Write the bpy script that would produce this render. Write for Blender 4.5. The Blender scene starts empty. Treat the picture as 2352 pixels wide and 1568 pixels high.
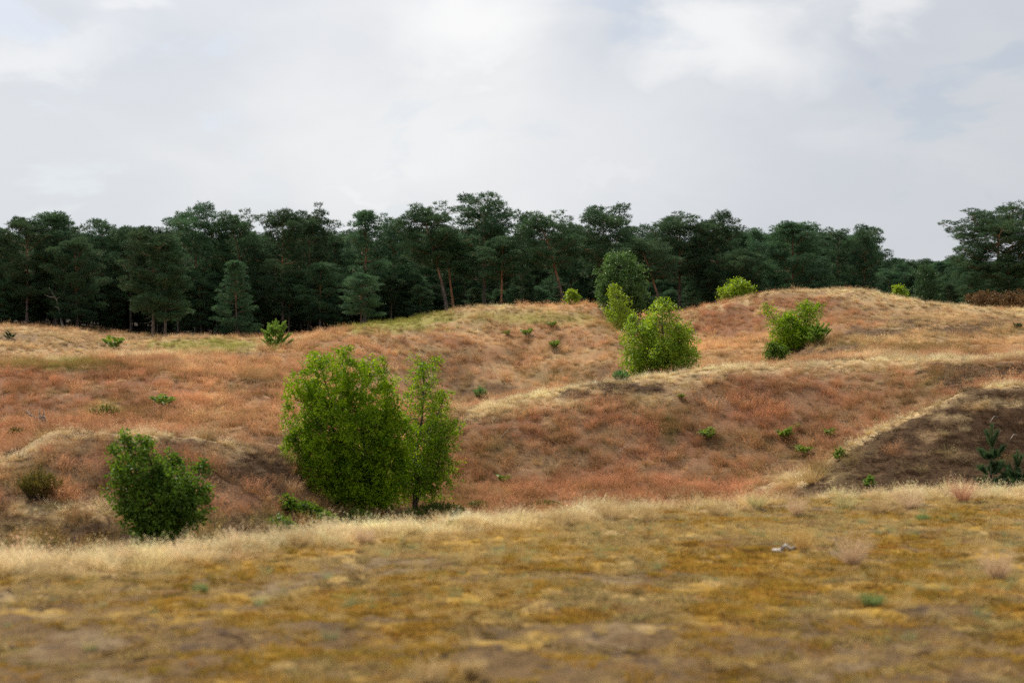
import bpy, math, random
import numpy as np
from mathutils import Vector

# ------------------------------------------------------------------ camera, sky, sun, exposure
S = bpy.context.scene
F_PX, CX, HOR, CAMZ = 3266.7, 1176.0, 884.0, 1.7      # picture units: the photo scaled to 2352 x 1568
cam_d = bpy.data.cameras.new('camera')
cam = bpy.data.objects.new('camera', cam_d)
S.collection.objects.link(cam)
cam.location = (0, 0, CAMZ)
cam.rotation_euler = (math.radians(90), 0, 0)
cam_d.lens = 50
cam_d.sensor_width = 36
cam_d.shift_y = 0.0425
cam_d.clip_end = 6000
cam_d.clip_start = 0.05
cam_d.dof.use_dof = True
cam_d.dof.focus_distance = 60
cam_d.dof.aperture_fstop = 1.3
S.camera = cam

SUN_AZ, SUN_EL = math.radians(-30), math.radians(48)
sun_dir = Vector((math.sin(SUN_AZ) * math.cos(SUN_EL), math.cos(SUN_AZ) * math.cos(SUN_EL), math.sin(SUN_EL)))
sun_d = bpy.data.lights.new('sun', 'SUN')
sun_d.energy = 5.0
sun_d.angle = math.radians(5)
sun_d.color = (1.0, 0.91, 0.77)
sun = bpy.data.objects.new('sun', sun_d)
S.collection.objects.link(sun)
sun.rotation_euler = sun_dir.to_track_quat('Z', 'Y').to_euler()
S.view_settings.view_transform = 'Standard'
S.view_settings.look = 'None'
S.view_settings.exposure = 0.35
S.view_settings.gamma = 1.0
S.view_settings.use_curve_mapping = False
S.cycles.max_bounces = 5
S.cycles.diffuse_bounces = 2
S.cycles.transmission_bounces = 4
S.cycles.transparent_max_bounces = 4
S.cycles.use_denoising = False
S.cycles.pixel_filter_type = 'BLACKMAN_HARRIS'
S.cycles.filter_width = 1.4
S.cycles.use_adaptive_sampling = True
S.cycles.adaptive_threshold = 0.012


class NT:
    """small node-tree helper"""
    def __init__(s, tree):
        s.t = tree

    def n(s, typ, **kw):
        nd = s.t.nodes.new(typ)
        for k, v in kw.items():
            setattr(nd, k, v)
        return nd

    def put(s, sock, v):
        if hasattr(v, 'is_output') or isinstance(v, bpy.types.NodeSocket):
            s.t.links.new(v, sock)
        else:
            sock.default_value = v

    def math(s, op, a, b=0.0, clamp=False):
        nd = s.n('ShaderNodeMath', operation=op, use_clamp=clamp)
        s.put(nd.inputs[0], a)
        s.put(nd.inputs[1], b)
        return nd.outputs[0]

    def mix(s, f, a, b, blend='MIX'):
        nd = s.n('ShaderNodeMix', data_type='RGBA', blend_type=blend)
        s.put(nd.inputs['Factor'], f)
        s.put(nd.inputs['A'], a if not isinstance(a, tuple) else (*a, 1)[:4])
        s.put(nd.inputs['B'], b if not isinstance(b, tuple) else (*b, 1)[:4])
        return nd.outputs['Result']

    def noise(s, vec, scale, detail=3, rough=0.55, dist=0.0):
        nd = s.n('ShaderNodeTexNoise')
        if vec is not None:
            s.put(nd.inputs['Vector'], vec)
        nd.inputs['Scale'].default_value = scale
        nd.inputs['Detail'].default_value = detail
        nd.inputs['Roughness'].default_value = rough
        nd.inputs['Distortion'].default_value = dist
        return nd

    def ramp(s, f, lo, hi, a=0.0, b=1.0):
        nd = s.n('ShaderNodeMapRange', interpolation_type='SMOOTHSTEP')
        s.put(nd.inputs[0], f)
        nd.inputs[1].default_value = lo
        nd.inputs[2].default_value = hi
        nd.inputs[3].default_value = a
        nd.inputs[4].default_value = b
        return nd.outputs[0]


def build_world():
    w = bpy.data.worlds.new('World')
    S.world = w
    w.use_nodes = True
    t = w.node_tree
    t.nodes.clear()
    N = NT(t)
    out = N.n('ShaderNodeOutputWorld')
    bg = N.n('ShaderNodeBackground')
    bg.inputs['Strength'].default_value = 0.1
    sky = N.n('ShaderNodeTexSky', sky_type='NISHITA')
    sky.sun_disc = False
    sky.sun_elevation = SUN_EL
    sky.sun_rotation = SUN_AZ
    sky.air_density = 1.0
    sky.dust_density = 2.0
    tc = N.n('ShaderNodeTexCoord')
    d = tc.outputs['Generated']
    sep = N.n('ShaderNodeSeparateXYZ')
    N.put(sep.inputs[0], d)
    # cloud noise: direction, a little flattened towards the horizon
    mp = N.n('ShaderNodeMapping')
    N.put(mp.inputs['Vector'], d)
    mp.inputs['Scale'].default_value = (1.0, 1.0, 2.0)
    mp.inputs['Location'].default_value = (3.1, 0.7, 0.4)
    n1 = N.noise(mp.outputs[0], 3.2, 6, 0.52, 0.25)
    n2 = N.noise(mp.outputs[0], 9.0, 7, 0.55, 0.35)
    n3 = N.noise(mp.outputs[0], 1.3, 2, 0.5)
    grey = N.mix(N.ramp(n3.outputs[0], 0.35, 0.65), (5.4, 5.85, 6.65), (6.7, 6.95, 7.25))
    # thin veil brightens round the hidden sun
    dot = N.n('ShaderNodeVectorMath', operation='DOT_PRODUCT')
    N.put(dot.inputs[0], d)
    dot.inputs[1].default_value = sun_dir
    glow = N.math('POWER', N.math('MAXIMUM', dot.outputs['Value'], 0.0), 2.0)
    white = N.mix(0.5, (8.2, 8.25, 8.3), (8.4, 8.4, 8.35))
    soft = N.ramp(n1.outputs[0], 0.40, 0.68)
    col = N.mix(N.math('MULTIPLY', soft, 0.65), grey, white)
    # individual brighter cumulus heads; (px, py) of the photo gives only their direction
    wob = N.n('ShaderNodeVectorMath', operation='SCALE')
    cen = N.n('ShaderNodeVectorMath', operation='SUBTRACT')
    N.put(cen.inputs[0], n2.outputs['Color'])
    cen.inputs[1].default_value = (0.5, 0.5, 0.5)
    N.put(wob.inputs[0], cen.outputs[0])
    wob.inputs['Scale'].default_value = 0.12
    dw = N.n('ShaderNodeVectorMath', operation='ADD')
    N.put(dw.inputs[0], d)
    N.put(dw.inputs[1], wob.outputs[0])
    clouds = [(1650, 95, 190, 100, .8, .95), (1080, 55, 150, 90, .75, .95), (1150, 130, 70, 26, .5, .7),
              (110, 95, 130, 45, .42, 1.0), (340, 15, 60, 35, .5, .8), (960, 400, 90, 55, .4, .9),
              (1390, 395, 150, 32, .5, .9), (2060, 20, 60, 60, .5, .7), (1250, 330, 420, 210, .45, 1.0),
              (830, 425, 60, 12, .4, .8), (1900, 330, 90, 50, .18, .9)]
    acc = None
    for (px, py, rx, ry, amp, edge) in clouds:
        v = Vector(((px - CX) / F_PX, 1.0, (HOR - py) / F_PX)).normalized()
        sub = N.n('ShaderNodeVectorMath', operation='SUBTRACT')
        N.put(sub.inputs[0], dw.outputs[0])
        sub.inputs[1].default_value = v
        mul = N.n('ShaderNodeVectorMath', operation='MULTIPLY')
        N.put(mul.inputs[0], sub.outputs[0])
        mul.inputs[1].default_value = (F_PX / rx, F_PX / rx * 0.6, F_PX / ry)
        ln = N.n('ShaderNodeVectorMath', operation='LENGTH')
        N.put(ln.inputs[0], mul.outputs[0])
        f = N.ramp(ln.outputs['Value'], 1.0 - 0.8 * edge, 1.0 + 0.9 * edge, amp, 0.0)
        acc = f if acc is None else N.math('MAXIMUM', acc, f)
    col = N.mix(acc, col, (9.2, 9.2, 9.1))
    # small blue openings in the veil: the sky texture shows through a little
    gap = N.ramp(n2.outputs[0], 0.36, 0.46, 0.35, 0.0)
    gap = N.math('MULTIPLY', gap, N.math('SUBTRACT', 1.0, acc, True))
    col = N.mix(gap, col, sky.outputs[0])
    gl = N.n('ShaderNodeVectorMath', operation='SCALE')
    N.put(gl.inputs[0], col)
    N.put(gl.inputs['Scale'], N.math('ADD', N.math('MULTIPLY', glow, 0.35), 0.66))
    # below the horizon the air is as bright as just above it, ground covers it anyway
    N.put(bg.inputs['Color'], gl.outputs[0])
    t.links.new(bg.outputs[0], out.inputs[0])


build_world()

# ------------------------------------------------------------------ numeric helpers
rng = np.random.default_rng(11)


def _hash(ix, iy, seed):
    h = (ix.astype(np.int64) * 374761393 + iy.astype(np.int64) * 668265263 + seed * 1442695041) & 0xFFFFFFFF
    h = ((h ^ (h >> 13)) * 1274126177) & 0xFFFFFFFF
    h = ((h ^ (h >> 16)) * 2246822519) & 0xFFFFFFFF
    return ((h ^ (h >> 15)) & 0xFFFFFF) / float(0xFFFFFF)


def vnoise(x, y, seed=0):
    fx, fy = np.floor(x), np.floor(y)
    u, v = x - fx, y - fy
    u = u * u * u * (u * (u * 6 - 15) + 10)
    v = v * v * v * (v * (v * 6 - 15) + 10)
    a, b = _hash(fx, fy, seed), _hash(fx + 1, fy, seed)
    c, d = _hash(fx, fy + 1, seed), _hash(fx + 1, fy + 1, seed)
    return (a * (1 - u) + b * u) * (1 - v) + (c * (1 - u) + d * u) * v


def fbm(x, y, scale, octv=4, seed=0, rough=0.5):
    """fractal noise about 0..1, mean 0.5; scale in cycles per metre"""
    s = np.zeros_like(x, dtype=float)
    a, tot, f = 1.0, 0.0, scale
    for o in range(octv):
        c, sn = math.cos(0.6 * o + seed), math.sin(0.6 * o + seed)
        s += a * vnoise((x * c - y * sn) * f + 17.3 * o, (x * sn + y * c) * f - 9.1 * o, seed * 7 + o)
        tot += a
        a *= rough
        f *= 2.03
    return s / tot


def sstep(x, lo, hi):
    t = np.clip((x - lo) / (hi - lo), 0, 1)
    return t * t * (3 - 2 * t)


def pchip_slopes(X, Y):
    """Fritsch-Carlson slopes along the last axis"""
    h = np.diff(X, axis=-1)
    dl = np.diff(Y, axis=-1) / h
    m = np.zeros_like(Y)
    d0, d1 = dl[..., :-1], dl[..., 1:]
    w1 = 2 * h[..., 1:] + h[..., :-1]
    w2 = h[..., 1:] + 2 * h[..., :-1]
    same = (d0 * d1) > 0
    with np.errstate(divide='ignore', invalid='ignore'):
        hm = (w1 + w2) / (w1 / d0 + w2 / d1)
    m[..., 1:-1] = np.where(same, hm, 0)
    m[..., 0] = dl[..., 0]
    m[..., -1] = dl[..., -1]
    return m


def hermite(t, h, y0, y1, m0, m1):
    t2, t3 = t * t, t * t * t
    return (2 * t3 - 3 * t2 + 1) * y0 + (t3 - 2 * t2 + t) * h * m0 + (-2 * t3 + 3 * t2) * y1 + (t3 - t2) * h * m1


# ------------------------------------------------------------------ terrain: dune profiles from the photograph
COL = np.array([0, 150, 300, 450, 600, 750, 900, 1050, 1200, 1350, 1500, 1650, 1800, 1950, 2100, 2250, 2352], float)


def z_of(depth, py):
    return CAMZ + (HOR - np.asarray(py, float)) / F_PX * np.asarray(depth, float)


def arr(v):
    return np.array(v, float) if not np.isscalar(v) else np.full(len(COL), float(v))


KN = []       # list of (depth[17], z[17])
KN.append((arr(0.5), arr(0.0)))
KN.append((arr(6.0), arr(0.0)))
_c = arr([1300, 1292, 1284, 1274, 1254, 1240, 1224, 1212, 1200, 1190, 1180, 1170, 1160, 1150, 1140, 1132, 1130])
_zc = arr(-0.03)
_dc = (CAMZ - _zc) * F_PX / (_c - HOR)
KN.append((_dc, _zc))                                                           # 2 plateau edge
KN.append((arr([19, 19, 19.5, 20.5, 22, 24, 26, 27, 28, 28, 28, 28, 28, 28.5, 29, 29, 29]),
           arr([-1.35, -1.35, -1.4, -1.4, -1.5, -1.6, -1.7, -1.8, -1.8, -1.8, -1.8, -1.8, -1.6, -1.3, -1.1, -1.0, -1.0])))
KN.append((arr([24, 24, 24.5, 25, 26.5, 31, 33, 33, 33, 33, 33, 33, 32, 31.5, 31.5, 31.5, 31.5]),
           arr([-1.0, -1.0, -1.05, -1.1, -1.2, -1.35, -1.45, -1.6, -1.65, -1.65, -1.65, -1.6, -1.2, -.85, -.5, -.4, -.4])))
d4 = arr([29, 30, 30.5, 31, 32, 36, 37, 37, 37, 37, 37, 37, 36, 36, 36, 36, 36])
KN.append((d4, z_of(d4, [1055, 990, 997, 1012, 1042, 1100, 1140, 1165, 1163, 1160, 1155, 1148, 1112, 1025, 950, 895, 882])))
KN.append((arr([38, 38, 38.5, 39, 40, 41, 41, 41, 41, 41, 41, 41, 40.5, 40, 40, 40.5, 40.5]),
           arr([-.1, .05, .0, -.05, -.2, -.6, -1.0, -1.3, -1.25, -1.2, -1.2, -1.2, -1.1, -.7, .2, 1.1, 1.5])))
d6 = arr([46, 46, 46, 46, 46, 46.5, 48, 49, 49.5, 50, 50.5, 51, 51.5, 52, 52, 52, 52])
KN.append((d6, z_of(d6, [968, 962, 958, 956, 955, 958, 955, 946, 913, 886, 867, 852, 840, 832, 826, 820, 818])))   # 7 ridge
d7 = arr([55, 55, 55, 55, 55, 56, 60, 62, 63, 63, 61, 60, 59, 58, 58, 58, 58])
KN.append((d7, arr([2.4, 2.4, 2.4, 2.3, 2.05, 1.6, .9, .2, .5, .7, .9, 1.5, 2.3, 2.8, 2.9, 2.9, 2.9])))
d8 = arr([66, 67, 69, 72, 76, 80, 82, 84, 85, 82, 74, 74, 75, 76, 76, 76, 76])
KN.append((d8, z_of(d8, [836, 829, 821, 813, 798, 766, 739, 716, 708, 732, 812, 802, 770, 738, 733, 742, 748])))    # 9 hill
d9 = arr([86, 87, 88, 88, 89, 90, 91, 92, 92, 90, 86, 85, 86, 87, 87, 87, 87])
KN.append((d9, arr([3.0, 3.1, 3.2, 3.4, 3.8, 4.2, 4.7, 5.4, 5.8, 5.0, 3.8, 4.1, 5.0, 5.5, 5.5, 5.3, 5.2])))
d10 = arr([100, 100, 100, 100, 100, 101, 101, 101, 101, 99, 97, 97, 97, 97, 97, 97, 97])
KN.append((d10, z_of(d10, [764, 773, 792, 786, 789, 775, 752, 722, 712, 701, 730, 699, 670, 666, 692, 708, 718])))  # 11 back crest
d11 = arr(118)
KN.append((d11, z_of(d11, [747, 754, 768, 773, 773, 766, 752, 740, 735, 735, 740, 745, 745, 740, 735, 728, 725])))
KN.append((arr(165), arr(9.2)))
KN.append((arr(300), arr(21.0)))  # added rise behind the wood, unseen, blocks bright sky between the trunks
KN.append((arr(4000), arr(60.0)))
NK = len(KN)
LUT0, LUT1 = -400, 2752
_pxs = np.arange(LUT0, LUT1 + 1, dtype=float)


def _lut(vals):
    xe = np.concatenate([[-900, -400], COL, [2752, 3200]])
    ve = np.concatenate([[vals[0], vals[0]], vals, [vals[-1], vals[-1]]])
    m = pchip_slopes(xe, ve)
    i = np.clip(np.searchsorted(xe, _pxs) - 1, 0, len(xe) - 2)
    h = xe[i + 1] - xe[i]
    return hermite((_pxs - xe[i]) / h, h, ve[i], ve[i + 1], m[i], m[i + 1])


LD = np.stack([_lut(k[0]) for k in KN], 1)
LZ = np.stack([_lut(k[1]) for k in KN], 1)
LM = pchip_slopes(LD, LZ)


def coords(x, y):
    """picture column (constant outside the view) and depth of a ground point"""
    r = np.hypot(x, y)
    a = np.arctan2(x, y)
    ac = np.clip(a, -0.44, 0.44)
    px = np.clip(CX + F_PX * np.tan(ac), LUT0, LUT1)
    return px, r * np.cos(ac)


def knot(px, k):
    return np.interp(px, _pxs, LD[:, k])


def terrain(x, y, detail=True):
    x = np.asarray(x, float)
    y = np.asarray(y, float)
    px, d = coords(x, y)
    i0 = np.clip(np.floor(px - LUT0).astype(int), 0, len(_pxs) - 2)
    fr = (px - LUT0) - i0
    z = 0
    for ii, wt in ((i0, 1 - fr), (i0 + 1, fr)):
        D, Z, M = LD[ii], LZ[ii], LM[ii]
        k = np.clip((D <= d[..., None]).sum(-1) - 1, 0, NK - 2)
        g = lambda A, kk: np.take_along_axis(A, kk[..., None], -1)[..., 0]
        D0, D1 = g(D, k), g(D, k + 1)
        h = D1 - D0
        t = np.clip((d - D0) / h, 0, 1)
        z = z + wt * hermite(t, h, g(Z, k), g(Z, k + 1), g(M, k), g(M, k + 1))
    if detail:
        amp = 0.045 + 0.10 * sstep(d, 18, 34) + 0.12 * sstep(d, 50, 90)
        z = z + (fbm(x, y, 0.45, 3, 5) - 0.5) * 2 * amp
        near = 1 - sstep(d, 20, 45)
        z = z + near * ((fbm(x, y, 2.2, 3, 8) - 0.5) * 0.09 + (fbm(x, y, 9.0, 2, 9) - 0.5) * 0.025)
        z = z + sstep(d, 23, 28) * (1 - sstep(d, 42, 48)) * (fbm(x, y, 2.2, 4, 19) - .5) * .22
        z = z + (1 - near) * (fbm(x, y, 1.3, 2, 15) - 0.5) * 0.12
    return z


def hit(px, py, dmin=5.0, dmax=140.0):
    """ground point seen at picture position (px, py)"""
    d = np.linspace(dmin, dmax, 5000)
    x = (px - CX) / F_PX * d
    z = terrain(x, d)
    ok = np.where(HOR - (z - CAMZ) * F_PX / d <= py)[0]
    j = ok[0] if len(ok) else len(d) - 1
    return np.array([x[j], d[j], z[j]])


def ground_at(px, depth):
    x = (px - CX) / F_PX * depth
    return np.array([x, depth, float(terrain(np.array([x]), np.array([depth]))[0])])


# ------------------------------------------------------------------ what grows where
KINDS = ['moss', 'straw', 'red', 'orange', 'soil', 'olive', 'green', 'floor', 'tan']
KI = {k: i for i, k in enumerate(KINDS)}
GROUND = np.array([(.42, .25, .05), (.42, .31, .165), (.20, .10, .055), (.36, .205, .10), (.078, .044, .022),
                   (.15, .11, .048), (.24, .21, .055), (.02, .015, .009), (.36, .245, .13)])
TOP = np.array([(.58, .40, .14), (.82, .68, .43), (.55, .265, .14), (.80, .46, .235), (.40, .29, .17),
                (.33, .205, .075), (.33, .32, .08), (.10, .10, .04), (.72, .50, .27)])
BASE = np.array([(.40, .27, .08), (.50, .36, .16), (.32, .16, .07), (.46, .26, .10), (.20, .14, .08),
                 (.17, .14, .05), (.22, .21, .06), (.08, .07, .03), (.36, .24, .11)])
DENS = np.array([.0, 1.0, 1.0, 1.0, .22, .8, 1.0, .12, .8])

# (px, py, rx, ry, kind, amount) patches read off the photograph
PATCH = [
    (880, 742, 135, 20, 'green', 1.0), (960, 730, 80, 14, 'green', .8), (470, 797, 130, 15, 'green', 1.0),
    (90, 846, 220, 16, 'olive', .9), (120, 842, 90, 10, 'green', .6), (60, 905, 120, 30, 'olive', .35), (240, 945, 42, 22, 'green', .5),
    (90, 790, 190, 22, 'tan', .9), (60, 775, 120, 9, 'soil', .55), (150, 790, 120, 7, 'soil', .4), (230, 800, 90, 6, 'soil', .35),
    (580, 817, 75, 8, 'soil', .8), (430, 845, 60, 8, 'soil', .35), (560, 890, 70, 18, 'soil', .45), (590, 862, 45, 12, 'olive', .4),
    (60, 870, 150, 30, 'red', .7), (100, 930, 140, 36, 'red', .6), (330, 900, 110, 40, 'red', .6),
    (120, 960, 110, 12, 'olive', .5), (310, 960, 60, 14, 'olive', .5),
    (190, 1003, 80, 9, 'soil', .7), (420, 1022, 110, 16, 'soil', .9), (350, 1010, 60, 7, 'straw', .5),
    (600, 1060, 90, 55, 'soil', .9), (560, 1095, 110, 20, 'soil', .6), (520, 1040, 70, 16, 'tan', .5),
    (60, 1060, 90, 34, 'soil', .45), (150, 1100, 110, 34, 'olive', .6), (90, 1120, 90, 40, 'olive', .6),
    (190, 1080, 90, 40, 'red', .3), (250, 1110, 60, 40, 'soil', .35),
    (120, 1172, 160, 20, 'straw', 1.0), (230, 1165, 60, 24, 'straw', .7),
    (110, 1222, 250, 24, 'soil', .95), (520, 1200, 130, 40, 'soil', .55), (300, 1235, 160, 20, 'soil', .7),
    (560, 1165, 80, 24, 'red', .5), (620, 1190, 60, 20, 'olive', .5), (560, 1230, 90, 14, 'soil', .8),
    (800, 1168, 170, 24, 'soil', .8), (700, 1190, 90, 26, 'olive', .7), (860, 1188, 120, 14, 'olive', .6),  # soil and olive here also paint in the shade below the birch clump
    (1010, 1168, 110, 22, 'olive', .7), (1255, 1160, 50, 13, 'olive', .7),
    (1430, 895, 85, 20, 'soil', 1.0), (1330, 905, 50, 12, 'soil', .7), (1620, 868, 60, 10, 'soil', .55), (1250, 925, 90, 8, 'tan', .6),
    (1120, 893, 90, 20, 'soil', .75), (1060, 880, 40, 14, 'soil', .5), (1250, 865, 70, 22, 'olive', .55), (1380, 850, 40, 22, 'soil', .5),
    (1150, 728, 190, 14, 'green', .45), (1200, 733, 60, 10, 'green', .6), (1310, 735, 80, 12, 'green', .5), (1400, 755, 50, 12, 'olive', .5),
    (1110, 705, 70, 6, 'straw', .8), (1540, 980, 26, 44, 'olive', .75), (1900, 1060, 110, 44, 'olive', .35), (1650, 1010, 50, 20, 'olive', .4),
    (1330, 1010, 90, 50, 'olive', .25), (1150, 1030, 80, 40, 'olive', .3), (1800, 1120, 80, 20, 'olive', .3),
    (1450, 1130, 350, 22, 'red', .45), (2020, 900, 60, 60, 'olive', .25), (2170, 865, 60, 18, 'olive', .8), (2130, 890, 40, 24, 'olive', .6),
    (2250, 850, 130, 20, 'soil', .9), (2300, 870, 120, 14, 'soil', .9), (2200, 885, 60, 22, 'soil', .8),
    (1660, 800, 110, 10, 'orange', 1.0), (1670, 740, 100, 42, 'red', .9), (1900, 720, 120, 30, 'red', .55), (1850, 690, 140, 16, 'red', .6),
    (1960, 755, 80, 22, 'red', .4), (1640, 830, 60, 16, 'tan', .8),
    (1870, 808, 130, 18, 'tan', .9), (1830, 815, 60, 9, 'soil', .7), (1990, 790, 110, 18, 'olive', .5), (2010, 770, 90, 10, 'soil', .7),
    (2080, 780, 80, 9, 'tan', .8), (2120, 740, 100, 14, 'tan', .8), (2060, 735, 60, 8, 'soil', .7), (2200, 755, 70, 8, 'soil', .7),
    (2090, 755, 90, 10, 'straw', .7), (2290, 740, 90, 14, 'soil', .5), (2330, 762, 60, 10, 'olive', .5), (2150, 800, 130, 12, 'olive', .6),
    (2250, 800, 130, 16, 'orange', .5), (2020, 815, 150, 9, 'straw', .6), (1840, 675, 90, 5, 'soil', .3),
    (1850, 812, 90, 12, 'soil', .9), (1950, 800, 70, 10, 'soil', .8), (2020, 765, 100, 12, 'soil', .9), (2110, 748, 60, 9, 'soil', .8),
    (2200, 760, 90, 10, 'soil', .8), (2300, 745, 70, 12, 'soil', .7), (2240, 725, 70, 8, 'tan', .7), (1990, 735, 60, 8, 'soil', .6),
    (2140, 805, 130, 13, 'olive', .9), (1900, 790, 60, 8, 'olive', .6), (2060, 790, 70, 9, 'tan', .8), (1790, 700, 90, 14, 'red', .8),
    (1410, 712, 55, 14, 'soil', .6), (1350, 703, 60, 6, 'orange', .7),
    (1810, 1100, 70, 20, 'straw', .8), (2150, 1000, 40, 12, 'tan', .5), (2240, 935, 30, 10, 'tan', .6), (2215, 985, 20, 8, 'straw', .5),
    (2060, 1040, 26, 6, 'red', .5), (2120, 1075, 60, 8, 'olive', .4), (2180, 1040, 60, 7, 'tan', .25),
    (2190, 960, 45, 9, 'straw', .6), (2300, 925, 50, 8, 'straw', .6), (2270, 1000, 40, 8, 'red', .35),
    (2320, 1060, 40, 10, 'olive', .5), (2140, 930, 40, 7, 'straw', .6), (1905, 1085, 40, 12, 'olive', .5),
]


def zones(x, y, z):
    px, d = coords(x, y)
    n = len(x)
    W = np.zeros((n, len(KINDS)))
    K = lambda k: knot(px, k)
    n1 = fbm(x, y, 0.35, 4, 21)
    n2 = fbm(x, y, 1.1, 3, 22)
    n3 = fbm(x, y, 3.3, 3, 23)
    W[:, KI['moss']] = 1

    def over(kind, a):
        a = np.clip(a, 0, 1)[:, None]
        W[:] = W * (1 - a)
        W[:, KI[kind]] += a[:, 0]

    jit = (n2 - .5) * 2.0
    over('straw', sstep(d + (n2 - .5) * 3.2, K(2) - 1.3, K(2) + .1) * (.30 + .7 * sstep(n3 + (n1 - .5), .42, .62)))
    over('olive', sstep(d, K(2) + 1.6, K(2) + 3.2))
    over('red', sstep(d, K(4) + jit, K(4) + 2.5 + jit))
    left = 1 - sstep(px, 820, 1100)
    over('orange', left * sstep(d, K(6) - 3, K(6) + 2) * (.45 + .5 * sstep(n1, .4, .6)) * (.25 + .75 * sstep(px, 180, 480)))
    ridge = sstep(px, 980, 1120)
    over('orange', sstep(d, K(8) - 4, K(8) + 1) * ridge)
    over('tan', sstep(d, K(8) - 2, K(8) + 6) * sstep(px, 1760, 1900) * .75)
    over('red', sstep(n1, .5, .62) * .5 * ((d > K(4)) & (d < K(9))))
    over('orange', sstep(d, K(9), K(9) + 5) * (1 - sstep(px, 1400, 1550)) * .6 * sstep(px, 500, 800))
    over('straw', sstep(d, K(9), K(9) + 5) * (1 - sstep(px, 500, 800)) * .6)
    over('straw', sstep(n2, .55, .68) * .35 * (d > K(7) + 3))
    over('olive', sstep(n2, .60, .72) * .35 * (d > K(4)))
    over('soil', sstep(n3, .62, .72) * .5 * (d > K(4)))
    over('tan', .18 * sstep(fbm(x, y, .7, 3, 25), .40, .60) * (d > K(4)))
    over('olive', .30 * sstep(fbm(x, y, .5, 3, 26), .50, .64) * (d > K(4)) * (d < K(9)))
    # straw along the crests
    def crest(k, off, wd, a):
        over('straw', a * np.exp(-((d - K(k) - off) / (wd * (1 + 1.2 * (n2 - .5)))) ** 2))
    crest(7, -.5, 1.9, 1.15 * ridge)
    crest(9, -1.5, 4.5, 1.1 * left * sstep(740 - px, 0, 120))
    crest(9, -2.5, 5.0, .45 * sstep(px, 700, 1000) * (1 - sstep(px, 1280, 1400)))
    crest(11, -1.5, 3.0, .9 * sstep(px, 1480, 1600))
    crest(5, -.4, .8, 1.0 * (1 - sstep(px, 480, 640)))
    over('soil', 1.0 * sstep(d, K(4) - 1.5, K(4) - .5) * (1 - sstep(d, K(5) - 1.0, K(5) - .5)) * sstep(px, 1760, 1860))
    crest(5, -.25, .62, 1.2 * sstep(px, 1680, 1780))
    over('soil', .75 * sstep(d, K(4) + 2, K(5) - 2.2) * (1 - sstep(d, K(5) - 1.4, K(5) - .8)) * (1 - sstep(px, 560, 700)) * sstep(n2, .42, .56))
    # patches read off the photo, edges broken up by noise
    py = HOR - (z - CAMZ) * F_PX / np.maximum(d, .5)
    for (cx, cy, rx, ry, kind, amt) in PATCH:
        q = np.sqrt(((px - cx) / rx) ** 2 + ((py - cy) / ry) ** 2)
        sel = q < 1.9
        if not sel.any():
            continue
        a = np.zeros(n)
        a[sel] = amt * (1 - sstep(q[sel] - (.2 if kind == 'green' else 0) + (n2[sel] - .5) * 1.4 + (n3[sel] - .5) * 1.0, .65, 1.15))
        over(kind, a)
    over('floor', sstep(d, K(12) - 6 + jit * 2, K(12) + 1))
    return W, px, d, n1, n2, n3


# ------------------------------------------------------------------ mesh helpers
def np_mesh(name, V, F, mat_idx=None, smooth=False, attrs=None):
    """V (n,3), F list of arrays of equal-length faces"""
    me = bpy.data.meshes.new(name)
    V = np.asarray(V, np.float32)
    if not isinstance(F, list):
        F = [F]
    F = [np.asarray(f, np.int32) for f in F if len(f)]
    loops = np.concatenate([f.ravel() for f in F])
    tot = np.concatenate([np.full(len(f), f.shape[1], np.int32) for f in F])
    start = np.concatenate([[0], np.cumsum(tot)[:-1]]).astype(np.int32)
    me.vertices.add(len(V))
    me.vertices.foreach_set('co', V.ravel())
    me.loops.add(len(loops))
    me.loops.foreach_set('vertex_index', loops)
    me.polygons.add(len(tot))
    me.polygons.foreach_set('loop_start', start)
    if mat_idx is not None:
        me.polygons.foreach_set('material_index', np.asarray(mat_idx, np.int32))
    if attrs:
        for k, (typ, val) in attrs.items():
            at = me.attributes.new(k, typ, 'POINT')
            key = {'FLOAT': 'value', 'INT': 'value', 'FLOAT_VECTOR': 'vector', 'FLOAT_COLOR': 'color'}[typ]
            at.data.foreach_set(key, np.asarray(val, np.int32 if typ == 'INT' else np.float32).ravel())
    me.update(calc_edges=True)
    me.validate()
    if smooth:
        me.polygons.foreach_set('use_smooth', np.ones(len(tot), bool))
    return me


def link(o):
    S.collection.objects.link(o)
    return o


def obj(name, me, mat, parent=None):
    o = bpy.data.objects.new(name, me)
    if mat is not None and not me.materials:
        me.materials.append(mat)
    o.parent = parent
    return link(o)


def tag(o, label, cat=None, group=None, kind=None):
    o['label'] = label
    if cat:
        o['category'] = cat
    if group:
        o['group'] = group
    if kind:
        o['kind'] = kind
    return o


def thing(name, loc, label, cat, group=None, rz=0.0, sc=(1, 1, 1)):
    e = bpy.data.objects.new(name, None)
    e.location = [float(v) for v in loc]
    e.rotation_euler = (0, 0, rz)
    e.scale = sc
    e.empty_display_size = 0.2
    link(e)
    return tag(e, label, cat, group)


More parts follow.
